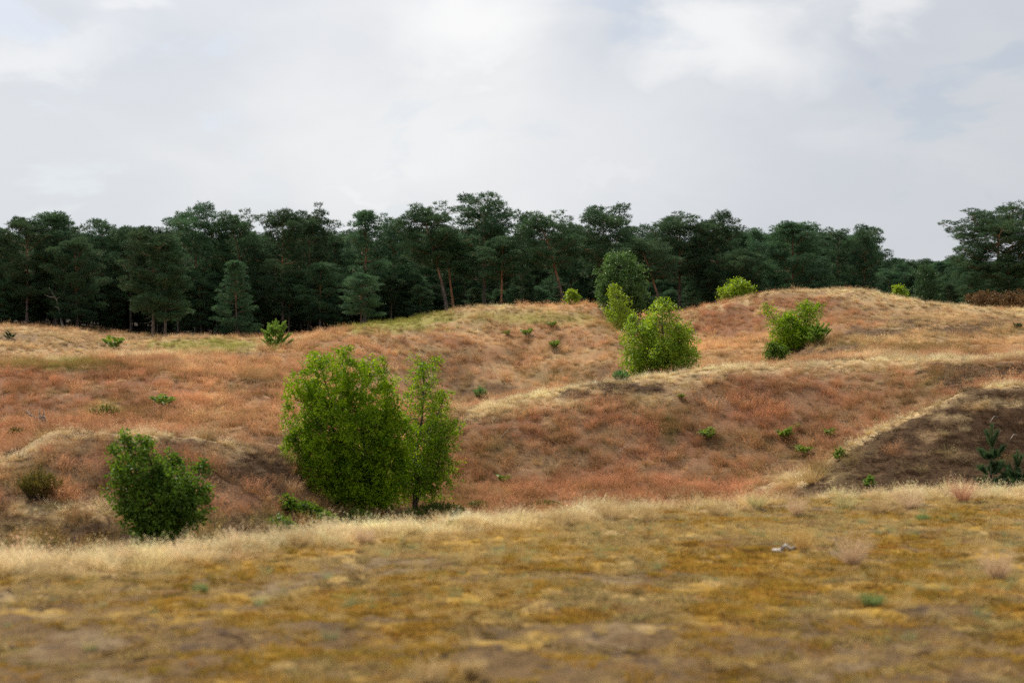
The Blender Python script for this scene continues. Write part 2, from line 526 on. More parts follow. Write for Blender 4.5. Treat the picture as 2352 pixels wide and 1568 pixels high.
class Geo:
    """collects tubes and faces as arrays"""
    def __init__(s):
        s.V, s.Q, s.T, s.n = [], [], [], 0

    def add(s, V, Q=None, T=None):
        V = np.asarray(V, float)
        if Q is not None and len(Q):
            s.Q.append(np.asarray(Q) + s.n)
        if T is not None and len(T):
            s.T.append(np.asarray(T) + s.n)
        s.V.append(V)
        s.n += len(V)

    def tube(s, P, R, sides=6):
        P = np.asarray(P, float)
        R = np.asarray(R, float)
        k = len(P)
        tan = np.gradient(P, axis=0)
        tan /= np.linalg.norm(tan, axis=1, keepdims=True) + 1e-9
        ref = np.array([1.0, 0.13, 0.07])
        u = np.cross(tan, ref)
        u /= np.linalg.norm(u, axis=1, keepdims=True) + 1e-9
        v = np.cross(tan, u)
        a = np.linspace(0, 2 * np.pi, sides, endpoint=False)
        ring = P[:, None] + R[:, None, None] * (np.cos(a)[None, :, None] * u[:, None] + np.sin(a)[None, :, None] * v[:, None])
        V = np.concatenate([ring.reshape(-1, 3), P[-1:]])
        i = np.arange(k - 1)[:, None] * sides
        j = np.arange(sides)[None]
        j2 = (j + 1) % sides
        Q = np.stack([i + j, i + j2, i + sides + j2, i + sides + j], -1).reshape(-1, 4)
        jj = np.arange(sides)
        T = np.stack([(k - 1) * sides + jj, (k - 1) * sides + (jj + 1) % sides, np.full(sides, k * sides)], -1)
        s.add(V, Q, T)

    def arrays(s):
        V = np.concatenate(s.V)
        F = []
        if s.Q:
            F.append(np.concatenate(s.Q))
        if s.T:
            F.append(np.concatenate(s.T))
        return V, F

    def mesh(s, name, smooth=True):
        V, F = s.arrays()
        return np_mesh(name, V, F, smooth=smooth)


def unit(v):
    return v / (np.linalg.norm(v, axis=-1, keepdims=True) + 1e-9)


def rand_dir(r, n):
    return unit(r.normal(size=(n, 3)))


def needles(P, D, L, Wd):
    """thin triangles from P along D"""
    n = len(P)
    side = unit(np.cross(D, rand_dir(rng, n))) * Wd[:, None] * .5
    V = np.stack([P - side, P + side, P + D * L[:, None]], 1).reshape(-1, 3)
    return V, np.arange(3 * n).reshape(n, 3)


def leaf_quads(P, D, L, Wd, r):
    """diamond leaves from stalk point P along D, slightly folded along the midrib"""
    n = len(P)
    sd = unit(np.cross(D, rand_dir(r, n)))
    nm = np.cross(D, sd)
    l, w = L[:, None], Wd[:, None]
    a = P
    b = P + D * l * .45 + sd * w * .5 + nm * w * .12
    c = P + D * l
    e = P + D * l * .45 - sd * w * .5 + nm * w * .12
    V = np.stack([a, b, c, e], 1).reshape(-1, 3)
    i = np.arange(n)[:, None] * 4
    T = np.concatenate([i + np.array([[0, 1, 2]]), i + np.array([[0, 2, 3]])])
    return V, T


# ------------------------------------------------------------------ materials
def new_mat(name):
    m = bpy.data.materials.new(name)
    m.use_nodes = True
    m.node_tree.nodes.clear()
    N = NT(m.node_tree)
    out = N.n('ShaderNodeOutputMaterial')
    return m, N, out


def foliage_mat(name, c1, c2, trans=0.4, gloss=0.12, tcol=None, rough=.5, patch=2.2, vary=.06):
    m, N, out = new_mat(name)
    geo = N.n('ShaderNodeNewGeometry')
    tc = N.n('ShaderNodeTexCoord')
    oi = N.n('ShaderNodeObjectInfo')
    nz = N.noise(tc.outputs['Object'], patch, 2, .5)
    f = N.math('ADD', N.math('MULTIPLY', geo.outputs['Random Per Island'], .5), N.math('MULTIPLY', N.ramp(nz.outputs[0], .36, .64), .5))
    c = N.mix(f, c1, c2)
    hs = N.n('ShaderNodeHueSaturation')
    N.put(hs.inputs['Color'], c)
    N.put(hs.inputs['Value'], N.math('ADD', N.math('MULTIPLY', oi.outputs['Random'], vary), 1 - vary * .5))
    N.put(hs.inputs['Hue'], N.math('ADD', N.math('MULTIPLY', oi.outputs['Random'], vary * .06), .5 - vary * .03))
    c = hs.outputs[0]
    d = N.n('ShaderNodeBsdfPrincipled')
    N.put(d.inputs['Base Color'], c)
    d.inputs['Roughness'].default_value = rough
    d.inputs['Specular IOR Level'].default_value = gloss
    t = N.n('ShaderNodeBsdfTranslucent')
    if tcol:
        N.put(t.inputs['Color'], N.mix(1.0, c, tcol, 'MULTIPLY'))
    else:
        N.put(t.inputs['Color'], c)
    mx = N.n('ShaderNodeMixShader')
    mx.inputs[0].default_value = trans
    N.t.links.new(d.outputs[0], mx.inputs[1])
    N.t.links.new(t.outputs[0], mx.inputs[2])
    N.t.links.new(mx.outputs[0], out.inputs[0])
    return m


def bark_mat(name, low, high, z0, z1, dark=.45, scale=9.0):
    m, N, out = new_mat(name)
    tc = N.n('ShaderNodeTexCoord')
    sep = N.n('ShaderNodeSeparateXYZ')
    N.put(sep.inputs[0], tc.outputs['Object'])
    mp = N.n('ShaderNodeMapping')
    N.put(mp.inputs['Vector'], tc.outputs['Object'])
    mp.inputs['Scale'].default_value = (1, 1, .25)
    nz = N.noise(mp.outputs[0], scale, 5, .6)
    f = N.ramp(N.math('ADD', sep.outputs[2], N.math('MULTIPLY', nz.outputs[0], 1.2)), z0, z1)
    c = N.mix(f, low, high)
    c = N.mix(N.ramp(nz.outputs[0], .42, .62), N.mix(1.0, c, (dark, dark, dark), 'MULTIPLY'), c)
    d = N.n('ShaderNodeBsdfPrincipled')
    N.put(d.inputs['Base Color'], c)
    d.inputs['Roughness'].default_value = .85
    bp = N.n('ShaderNodeBump')
    bp.inputs['Strength'].default_value = .6
    bp.inputs['Distance'].default_value = .03
    N.put(bp.inputs['Height'], nz.outputs[0])
    N.t.links.new(bp.outputs[0], d.inputs['Normal'])
    N.t.links.new(d.outputs[0], out.inputs[0])
    return m


def grass_mat(name, trans=.35):
    """grass colours come with each tuft: col = culm tops, cob = leaf bases"""
    m, N, out = new_mat(name)
    a1 = N.n('ShaderNodeAttribute', attribute_type='INSTANCER', attribute_name='col')
    a2 = N.n('ShaderNodeAttribute', attribute_type='INSTANCER', attribute_name='cob')
    h = N.n('ShaderNodeAttribute', attribute_type='GEOMETRY', attribute_name='hgt')
    geo = N.n('ShaderNodeNewGeometry')
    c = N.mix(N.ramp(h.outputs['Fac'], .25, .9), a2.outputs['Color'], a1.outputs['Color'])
    v = N.math('ADD', N.math('MULTIPLY', geo.outputs['Random Per Island'], .6), .7)
    hs = N.n('ShaderNodeHueSaturation')
    N.put(hs.inputs['Color'], c)
    N.put(hs.inputs['Value'], v)
    d = N.n('ShaderNodeBsdfDiffuse')
    N.put(d.inputs['Color'], hs.outputs[0])
    t = N.n('ShaderNodeBsdfTranslucent')
    N.put(t.inputs['Color'], hs.outputs[0])
    mx = N.n('ShaderNodeMixShader')
    mx.inputs[0].default_value = trans
    N.t.links.new(d.outputs[0], mx.inputs[1])
    N.t.links.new(t.outputs[0], mx.inputs[2])
    N.t.links.new(mx.outputs[0], out.inputs[0])
    return m


def ground_mat():
    m, N, out = new_mat('dune_ground')
    a = N.n('ShaderNodeAttribute', attribute_type='GEOMETRY', attribute_name='gcol')
    tc = N.n('ShaderNodeTexCoord')
    n1 = N.noise(tc.outputs['Object'], 14, 6, .7)
    n2 = N.noise(tc.outputs['Object'], 55, 4, .65)
    f = N.math('ADD', N.math('MULTIPLY', n1.outputs[0], .7), N.math('MULTIPLY', n2.outputs[0], .6))
    c = N.mix(1.0, a.outputs['Color'], N.mix(N.ramp(f, .4, .9), (.45, .45, .47), (1.45, 1.42, 1.38)), 'MULTIPLY')
    d = N.n('ShaderNodeBsdfPrincipled')
    N.put(d.inputs['Base Color'], c)
    d.inputs['Roughness'].default_value = .95
    d.inputs['Specular IOR Level'].default_value = .1
    bp = N.n('ShaderNodeBump')
    bp.inputs['Strength'].default_value = .8
    bp.inputs['Distance'].default_value = .04
    N.put(bp.inputs['Height'], f)
    N.t.links.new(bp.outputs[0], d.inputs['Normal'])
    N.t.links.new(d.outputs[0], out.inputs[0])
    return m


def plain_mat(name, c1, c2, scale=20, rough=.8):
    m, N, out = new_mat(name)
    tc = N.n('ShaderNodeTexCoord')
    nz = N.noise(tc.outputs['Object'], scale, 5, .6)
    d = N.n('ShaderNodeBsdfPrincipled')
    N.put(d.inputs['Base Color'], N.mix(N.ramp(nz.outputs[0], .35, .65), c1, c2))
    d.inputs['Roughness'].default_value = rough
    bp = N.n('ShaderNodeBump')
    bp.inputs['Strength'].default_value = .5
    bp.inputs['Distance'].default_value = .01
    N.put(bp.inputs['Height'], nz.outputs[0])
    N.t.links.new(bp.outputs[0], d.inputs['Normal'])
    N.t.links.new(d.outputs[0], out.inputs[0])
    return m


M_GROUND = ground_mat()
M_GRASS = grass_mat('grass_blades')
M_NEEDLE = foliage_mat('pine_needles', (.038, .086, .049), (.108, .190, .084), .27, .04, patch=.6, vary=.5)
M_NEEDLE_Y = foliage_mat('young_pine_needles', (.15, .28, .04), (.32, .47, .08), .3, .15, patch=3)
M_NEEDLE_DK = foliage_mat('young_pine_needles_dark', (.03, .075, .03), (.10, .17, .06), .3, .15, patch=3)
M_BIRCH = foliage_mat('birch_leaves', (.065, .16, .008), (.33, .50, .02), .42, .12, (1.25, 1.2, .5))
M_BIRCH_L = foliage_mat('pale_birch_leaves', (.13, .24, .02), (.34, .46, .04), .38, .25, (1.25, 1.2, .5))
M_OAK = foliage_mat('oak_leaves', (.05, .11, .018), (.16, .26, .035), .4, .1, (1.2, 1.2, .5))
M_DKTREE = foliage_mat('dark_tree_leaves', (.055, .13, .045), (.12, .22, .07), .35, .25, (1.1, 1.1, .6))
M_DKSHRUB = foliage_mat('dark_shrub_leaves', (.03, .075, .032), (.075, .14, .05), .3, .1)
M_FERN = foliage_mat('fern_fronds', (.10, .18, .02), (.25, .33, .04), .4, .15)
M_BROOM = foliage_mat('broom_twigs', (.12, .25, .07), (.25, .42, .13), .3, .15)
M_HEATH = foliage_mat('heather_shoots', (.075, .12, .018), (.15, .20, .035), .3, .1)
M_GORSE = foliage_mat('yellowing_shrub', (.11, .10, .015), (.22, .17, .03), .3, .1)
M_BROWN = foliage_mat('browned_shrub', (.10, .058, .025), (.19, .108, .042), .3, .1)
M_BARK = bark_mat('pine_bark', (.19, .15, .125), (.40, .20, .10), 3.0, 6.5)
M_BARK_O = bark_mat('orange_pine_bark', (.28, .145, .08), (.46, .225, .11), 1.0, 4.0)
M_BARK_B = bark_mat('birch_bark', (.13, .10, .08), (.19, .15, .12), .4, 2.0, .35)
M_TWIG = bark_mat('dark_twigs', (.10, .07, .05), (.13, .09, .06), .4, 2.0)
M_DEAD = plain_mat('weathered_dead_wood', (.18, .15, .12), (.36, .31, .27), 12)
M_STONE = plain_mat('pale_wood_chip', (.36, .34, .32), (.60, .58, .56), 30)
M_STUMP = plain_mat('stump_wood', (.08, .06, .05), (.22, .18, .15), 25)

# ------------------------------------------------------------------ ground sheet
def build_ground():
    a_in = np.linspace(-.47, .47, 560)
    a_out = np.linspace(.47, 2 * np.pi - .47, 100)[1:-1]
    ang = np.concatenate([a_in, a_out])
    rad = [0.6]
    while rad[-1] < 4000:
        r = rad[-1]
        g = .0125 if r < 24 else (.0045 if r < 62 else (.006 if r < 125 else (.03 if r < 300 else .2)))
        rad.append(r * (1 + g))
    rad = np.array(rad)
    na, nr = len(ang), len(rad)
    A, R = np.meshgrid(ang, rad)
    x, y = (R * np.sin(A)).ravel(), (R * np.cos(A)).ravel()
    z = terrain(x, y)
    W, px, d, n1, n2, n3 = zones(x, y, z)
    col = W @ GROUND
    # plateau: golden moss, brown soil, pale sand and grey lichen
    mo = W[:, KI['moss']][:, None]
    p1, p2, p3 = fbm(x, y, 1.7, 4, 31), fbm(x, y, 3.8, 4, 32), fbm(x, y, .8, 3, 33)
    mc = np.array([(.46, .285, .055)]) * np.ones((len(x), 1))
    def ov(c, a):
        mc[:] = mc * (1 - a[:, None]) + np.array([c]) * a[:, None]
    ov((.47, .285, .06), sstep(p2, .45, .62) * .8)
    ov((.50, .36, .15), sstep(p1, .50, .66) * .8)
    nearb = 1 - sstep(d, 8.2, 12.0)  # more brown soil towards the camera, in part painted-in lens darkening
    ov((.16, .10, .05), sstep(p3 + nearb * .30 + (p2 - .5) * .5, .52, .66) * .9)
    ov((.42, .32, .19), sstep(p1 + (p3 - .5) * .6, .66, .76) * .3)
    ov((.10, .065, .045), sstep(fbm(x, y, 4.5, 3, 36), .66, .74) * .8)
    mc *= .74
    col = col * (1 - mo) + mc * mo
    so = W[:, KI['soil']][:, None]
    v = fbm(x, y, 5, 4, 40)[:, None]
    col = col * (1 - so * .6 * (v - .35))
    i = (np.arange(nr - 1) * na)[:, None]
    j = np.arange(na)[None]
    j2 = (j + 1) % na
    Q = np.stack([i + j, i + na + j, i + na + j2, i + j2], -1).reshape(-1, 4)
    V = np.stack([x, y, z], 1)
    # close the hole under the camera
    V = np.concatenate([V, [[0, 0, z[:na].mean()]]])
    jj = np.arange(na)
    T = np.stack([jj, (jj + 1) % na, np.full(na, len(V) - 1)], 1)[:, ::-1]
    col = np.concatenate([col, col[:1]])
    Q = Q[:, ::-1]
    me = np_mesh('ground', V, [Q, T], smooth=True,
                 attrs={'gcol': ('FLOAT_COLOR', np.concatenate([col, np.ones((len(col), 1))], 1))})
    # face upwards
    if me.polygons[10].normal.z < 0:
        me.flip_normals()
    o = obj('ground', me, M_GROUND)
    tag(o, 'rolling inland dunes of moss, sand and dry turf', kind='structure')


build_ground()

# ------------------------------------------------------------------ ground cover (stuff)
def blade_set(r, n, rad, L, spread, wid, bend=.5, seg=3, flat=False):
    """n curved blades leaving a disc; returns V, Q, T, h"""
    a = r.uniform(0, 2 * np.pi, n)
    rr = rad * np.sqrt(r.uniform(0, 1, n))
    P = np.stack([rr * np.cos(a), rr * np.sin(a), np.full(n, -.02)], 1)
    out = np.stack([np.cos(a), np.sin(a), np.zeros(n)], 1) * (rr / max(rad, 1e-6))[:, None]
    tilt = out * spread + r.normal(size=(n, 3)) * spread * .55
    tilt[:, 2] = 0
    up = np.array([0, 0, 1.0])
    D = unit(up + tilt) if not flat else unit(r.normal(size=(n, 3)) * np.array([1, 1, .12]) + np.array([0, 0, .1]))
    B = unit(tilt + 1e-4) * bend
    Ls = L * r.uniform(.55, 1.1, n)
    side = unit(np.cross(D, rand_dir(r, n)))
    V, h = [], []
    for k in range(seg):
        t = k / seg
        c = P + D * (Ls * t)[:, None] + B * (Ls * t * t)[:, None] * .6 - up * (Ls * t ** 3)[:, None] * bend * .18
        w = wid * (1 - .7 * t) * .5
        V += [c - side * w, c + side * w]
        h += [np.full(n, t)] * 2
    tip = P + D * Ls[:, None] + B * Ls[:, None] * .6 - up * Ls[:, None] * bend * .18
    V.append(tip)
    h.append(np.ones(n))
    m = len(V)
    V = np.stack(V, 1).reshape(-1, 3)
    h = np.stack(h, 1).ravel()
    b = np.arange(n)[:, None] * m
    Q = np.concatenate([b + np.array([[2 * k, 2 * k + 1, 2 * k + 3, 2 * k + 2]]) for k in range(seg - 1)])
    T = b + np.array([[2 * seg - 2, 2 * seg - 1, 2 * seg]])
    return V, Q, T, h, tip, D, Ls, B


def clump_mesh(name, seed, parts):
    """parts: list of dicts for blade_set plus optional specks (flower heads)"""
    r = np.random.default_rng(seed)
    G, H = Geo(), []
    for p in parts:
        sp = p.pop('specks', 0)
        sr = p.pop('sr', .03)
        hs = p.pop('h', (0, 1))
        V, Q, T, h, tip, D, Ls, B = blade_set(r, **p)
        G.add(V, Q, T)
        H.append(hs[0] + (hs[1] - hs[0]) * h)
        if sp:
            n = len(tip) * sp
            t = r.uniform(.0, .38, n)
            i = np.repeat(np.arange(len(tip)), sp)
            c = tip[i] - (D[i] + B[i] * .9) * (Ls[i] * t)[:, None] + r.normal(size=(n, 3)) * sr * (.35 + t[:, None] * 2)
            d1, d2 = rand_dir(r, n) * .016, rand_dir(r, n) * .009
            V = np.stack([c, c + d1, c + d2], 1).reshape(-1, 3)
            G.add(V, None, np.arange(3 * n).reshape(n, 3))
            H.append(np.ones(3 * n))
    V, F = G.arrays()
    me = np_mesh(name, V, F, attrs={'hgt': ('FLOAT', np.concatenate(H))})
    me.materials.append(M_GRASS)
    return me


def proto_collection(name, meshes):
    c = bpy.data.collections.new(name)
    for k, me in enumerate(meshes):
        o = bpy.data.objects.new('%s_%s' % (name, 'abcdefghijkl'[k]), me)
        c.objects.link(o)
    return c


def scatter(name, label, cat, coll, nvar, P, rot, scl, col, cob):
    n = len(P)
    me = bpy.data.meshes.new(name)
    me.vertices.add(n)
    me.vertices.foreach_set('co', np.asarray(P, np.float32).ravel())
    for k, typ, key, val in (('rot', 'FLOAT_VECTOR', 'vector', rot), ('scl', 'FLOAT_VECTOR', 'vector', scl),
                             ('col', 'FLOAT_VECTOR', 'vector', col), ('cob', 'FLOAT_VECTOR', 'vector', cob)):
        at = me.attributes.new(k, typ, 'POINT')
        at.data.foreach_set(key, np.asarray(val, np.float32).ravel())
    at = me.attributes.new('idx', 'INT', 'POINT')
    at.data.foreach_set('value', rng.integers(0, nvar, n).astype(np.int32))
    me.update()
    o = link(bpy.data.objects.new(name, me))
    tag(o, label, cat, kind='stuff')
    g = bpy.data.node_groups.new(name + '_spread', 'GeometryNodeTree')
    g.interface.new_socket('Geometry', in_out='INPUT', socket_type='NodeSocketGeometry')
    g.interface.new_socket('Geometry', in_out='OUTPUT', socket_type='NodeSocketGeometry')
    gi, go = g.nodes.new('NodeGroupInput'), g.nodes.new('NodeGroupOutput')
    ci = g.nodes.new('GeometryNodeCollectionInfo')
    ci.inputs['Collection'].default_value = coll
    ci.inputs['Separate Children'].default_value = True
    ci.inputs['Reset Children'].default_value = True
    ip = g.nodes.new('GeometryNodeInstanceOnPoints')
    ip.inputs['Pick Instance'].default_value = True

    def na(nm, typ):
        nd = g.nodes.new('GeometryNodeInputNamedAttribute')
        nd.data_type = typ
        nd.inputs['Name'].default_value = nm
        return next(s for s in nd.outputs if s.enabled and s.name == 'Attribute')
    e2r = g.nodes.new('FunctionNodeEulerToRotation')
    L = g.links.new
    L(na('rot', 'FLOAT_VECTOR'), e2r.inputs[0])
    L(gi.outputs[0], ip.inputs['Points'])
    L(ci.outputs[0], ip.inputs['Instance'])
    L(na('idx', 'INT'), ip.inputs['Instance Index'])
    L(e2r.outputs[0], ip.inputs['Rotation'])
    L(na('scl', 'FLOAT_VECTOR'), ip.inputs['Scale'])
    L(ip.outputs[0], go.inputs[0])
    md = o.modifiers.new('spread', 'NODES')
    md.node_group = g
    return o


def build_cover():
    r = rng
    flow = proto_collection('flowering_grass', [clump_mesh('flowering_grass', 100 + k, [
        dict(n=42, rad=.13, L=.17, spread=.45, wid=.006, bend=.6, h=(0, .55)),
        dict(n=30, rad=.12, L=.34, spread=.34, wid=.003, bend=.35, seg=2, specks=9, sr=.016, h=(.2, 1))]) for k in range(6)])
    tuft = proto_collection('straw_tuft', [clump_mesh('straw_tuft', 200 + k, [
        dict(n=95, rad=.09, L=.20, spread=.66, wid=.0042, bend=.5, seg=2, specks=0, h=(0, 1)),
        dict(n=24, rad=.08, L=.28, spread=.38, wid=.0028, bend=.3, seg=2, specks=4, sr=.010, h=(.3, 1))]) for k in range(6)])
    moss = proto_collection('moss_cushion', [clump_mesh('moss_cushion', 300 + k, [
        dict(n=170, rad=.14, L=.045, spread=.75, wid=.008, bend=.5, seg=2, h=(0, 1))]) for k in range(4)])
    litt = proto_collection('dead_stalks', [clump_mesh('dead_stalks', 400 + k, [
        dict(n=46, rad=.22, L=.16, spread=.5, wid=.006, bend=.2, seg=2, flat=True, h=(0, 1))]) for k in range(4)])

    def sample(px0, px1, d0, d1, n):
        """points with even density over the ground of the view wedge"""
        px = r.uniform(px0, px1, n)
        d = np.sqrt(r.uniform(d0 * d0, d1 * d1, n))
        return (px - CX) / F_PX * d, d

    def put(name, label, cat, coll, nv, sets, kinds, size, lean=(0, 0), cjit=.2):
        X, Y, SC = [], [], []
        for (px0, px1, d0, d1, n, s) in sets:
            x, y = sample(px0, px1, d0, d1, n)
            X.append(x); Y.append(y); SC.append(np.full(n, s))
        x, y, sc = np.concatenate(X), np.concatenate(Y), np.concatenate(SC)
        z = terrain(x, y)
        W, px, d, n1, n2, n3 = zones(x, y, z)
        # choose each tuft's kind by the local mixture
        cum = np.cumsum(W, 1)
        kind = np.minimum((r.uniform(0, 1, len(x))[:, None] * cum[:, -1:] > cum).sum(1), len(KINDS) - 1)
        keep = np.isin(kind, [KI[k] for k in kinds]) & (r.uniform(0, 1, len(x)) < DENS[kind] * (.25 + .9 * sstep(n3, .38, .6)) * (.35 + .9 * sstep(fbm(x, y, 1.0, 3, 53), .38, .58)))
        x, y, z, kind, d, n1, n2, sc, W = [v[keep] for v in (x, y, z, kind, d, n1, n2, sc, W)]
        n = len(x)
        v = np.clip(1 + r.normal(0, cjit, (n, 1)), .5, 1.5) * (.45 + 1.1 * fbm(x, y, .8, 4, 51)[:, None])
        blend = .5
        col = (TOP[kind] * (1 - blend) + (W @ TOP) * blend) * v * (1 + r.normal(0, .05, (n, 3)))
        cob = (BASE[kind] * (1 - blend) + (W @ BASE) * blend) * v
        s = sc * size * np.where(r.uniform(0, 1, n) < .12, r.uniform(1.2, 1.75, n), r.uniform(.55, 1.2, n)) * (.8 + .4 * fbm(x, y, .6, 3, 52))
        s = s * np.where(kind == KI['soil'], .7, 1) * np.where(kind == KI['green'], .75, 1) * np.where(kind == KI['straw'], .85, 1)
        scl = np.stack([s * r.uniform(.85, 1.2, n), s * r.uniform(.85, 1.2, n), s * r.uniform(.8, 1.2, n)], 1)
        rot = np.stack([r.normal(0, .10, n) + lean[0], r.normal(0, .10, n) + lean[1], r.uniform(0, 6.28, n)], 1)
        # Euler XYZ applies z first here, so lean stays in the wind's direction
        scatter(name, label, cat, coll, nv, np.stack([x, y, z], 1), rot, scl, np.clip(col, .01, .95), np.clip(cob, .01, .95))

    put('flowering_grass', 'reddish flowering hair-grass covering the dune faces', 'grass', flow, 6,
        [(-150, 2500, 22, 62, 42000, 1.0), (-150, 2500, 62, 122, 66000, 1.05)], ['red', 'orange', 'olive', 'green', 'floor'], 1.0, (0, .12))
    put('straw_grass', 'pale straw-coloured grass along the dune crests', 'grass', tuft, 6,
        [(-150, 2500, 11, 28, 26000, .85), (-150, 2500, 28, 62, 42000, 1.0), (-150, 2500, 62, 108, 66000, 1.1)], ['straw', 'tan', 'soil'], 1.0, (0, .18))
    # moss cushions and litter: own densities
    x, y = sample(-250, 2600, 4.0, 25, 52000)
    z = terrain(x, y)
    W, px, d, n1, n2, n3 = zones(x, y, z)
    p2, p3 = fbm(x, y, 3.8, 4, 32), fbm(x, y, .8, 3, 33)
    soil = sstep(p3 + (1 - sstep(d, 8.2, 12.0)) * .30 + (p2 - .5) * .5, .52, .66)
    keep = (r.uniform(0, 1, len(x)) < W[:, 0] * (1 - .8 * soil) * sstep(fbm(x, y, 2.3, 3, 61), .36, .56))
    x, y, z = x[keep], y[keep], z[keep]
    n = len(x)
    f = fbm(x, y, 1.7, 4, 31)[:, None]
    c = np.array([(.56, .345, .07)]) * (1 - sstep(f, .46, .62)) + np.array([(.58, .43, .19)]) * sstep(f, .46, .62)
    c = c * r.uniform(.62, 1.05, (n, 1)) * (1 + r.normal(0, .06, (n, 3)))
    s = r.uniform(.5, 1.3, n)
    scatter('moss_carpet', 'golden moss cushions carpeting the near plateau', 'moss', moss, 4, np.stack([x, y, z], 1),
            np.stack([r.normal(0, .1, n), r.normal(0, .1, n), r.uniform(0, 6.28, n)], 1),
            np.stack([s, s, s * r.uniform(.7, 1.4, n)], 1), np.clip(c, .01, .9), np.clip(c * .55, .01, .9))

    x, y = sample(-250, 2600, 4.5, 62, 70000)
    z = terrain(x, y)
    W, px, d, n1, n2, n3 = zones(x, y, z)
    keep = r.uniform(0, 1, len(x)) < (W[:, KI['soil']] * .75 + W[:, 0] * .10 + W[:, KI['olive']] * .3 + W[:, KI['straw']] * .15)
    x, y, z = x[keep], y[keep], z[keep]
    n = len(x)
    pick = r.uniform(0, 1, (n, 1))
    c = np.where(pick < .55, np.array([(.07, .04, .025)]), np.where(pick < .86, np.array([(.22, .15, .09)]), np.array([(.04, .03, .024)])))
    c = c * r.uniform(.7, 1.3, (n, 1))
    s = r.uniform(.6, 1.2, n)
    scatter('fallen_stalks', 'dead stalks and leaf litter lying on bare dark soil', 'litter', litt, 4, np.stack([x, y, z], 1),
            np.stack([r.normal(0, .15, n), r.normal(0, .15, n), r.uniform(0, 6.28, n)], 1),
            np.stack([s, s, s], 1), c, c * .8)

    # low brown dead heath on the bare banks
    x, y = sample(-150, 2500, 22, 62, 26000)
    z = terrain(x, y)
    W, px, d, n1, n2, n3 = zones(x, y, z)
    keep = r.uniform(0, 1, len(x)) < W[:, KI['soil']] * .8 * sstep(fbm(x, y, 1.5, 3, 81), .42, .58)
    x, y, z = x[keep], y[keep], z[keep]
    n = len(x)
    pick = r.uniform(0, 1, (n, 1))
    c = np.where(pick < .7, np.array([(.10, .058, .034)]), np.where(pick < .92, np.array([(.18, .105, .06)]), np.array([(.40, .30, .17)]))) * r.uniform(.6, 1.3, (n, 1))
    s = r.uniform(.25, .6, n)
    scatter('dead_heath', 'low brown dead heath stems on the bare soil banks', 'heath', flow, 6, np.stack([x, y, z], 1),
            np.stack([r.normal(0, .2, n), r.normal(0, .2, n), r.uniform(0, 6.28, n)], 1),
            np.stack([s * 1.3, s * 1.3, s], 1), c, c * .6)

    # thin dry culms standing here and there on the moss
    x, y = sample(-150, 2500, 4.5, 24, 9500)
    z = terrain(x, y)
    W, px, d, n1, n2, n3 = zones(x, y, z)
    keep = r.uniform(0, 1, len(x)) < W[:, 0] * (.26 + .74 * sstep(fbm(x, y, .5, 3, 71), .48, .64)) * (.35 + .65 * sstep(d, 8, 12))
    x, y, z = x[keep], y[keep], z[keep]
    n = len(x)
    c = np.where(r.uniform(0, 1, (n, 1)) < .92, np.array([(.62, .46, .20)]), np.array([(.34, .40, .20)])) * r.uniform(.75, 1.15, (n, 1))
    s = r.uniform(.16, .5, n)
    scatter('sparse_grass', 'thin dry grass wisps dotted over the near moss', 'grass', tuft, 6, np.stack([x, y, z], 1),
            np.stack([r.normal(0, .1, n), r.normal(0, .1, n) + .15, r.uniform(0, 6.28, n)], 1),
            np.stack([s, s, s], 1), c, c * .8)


build_cover()

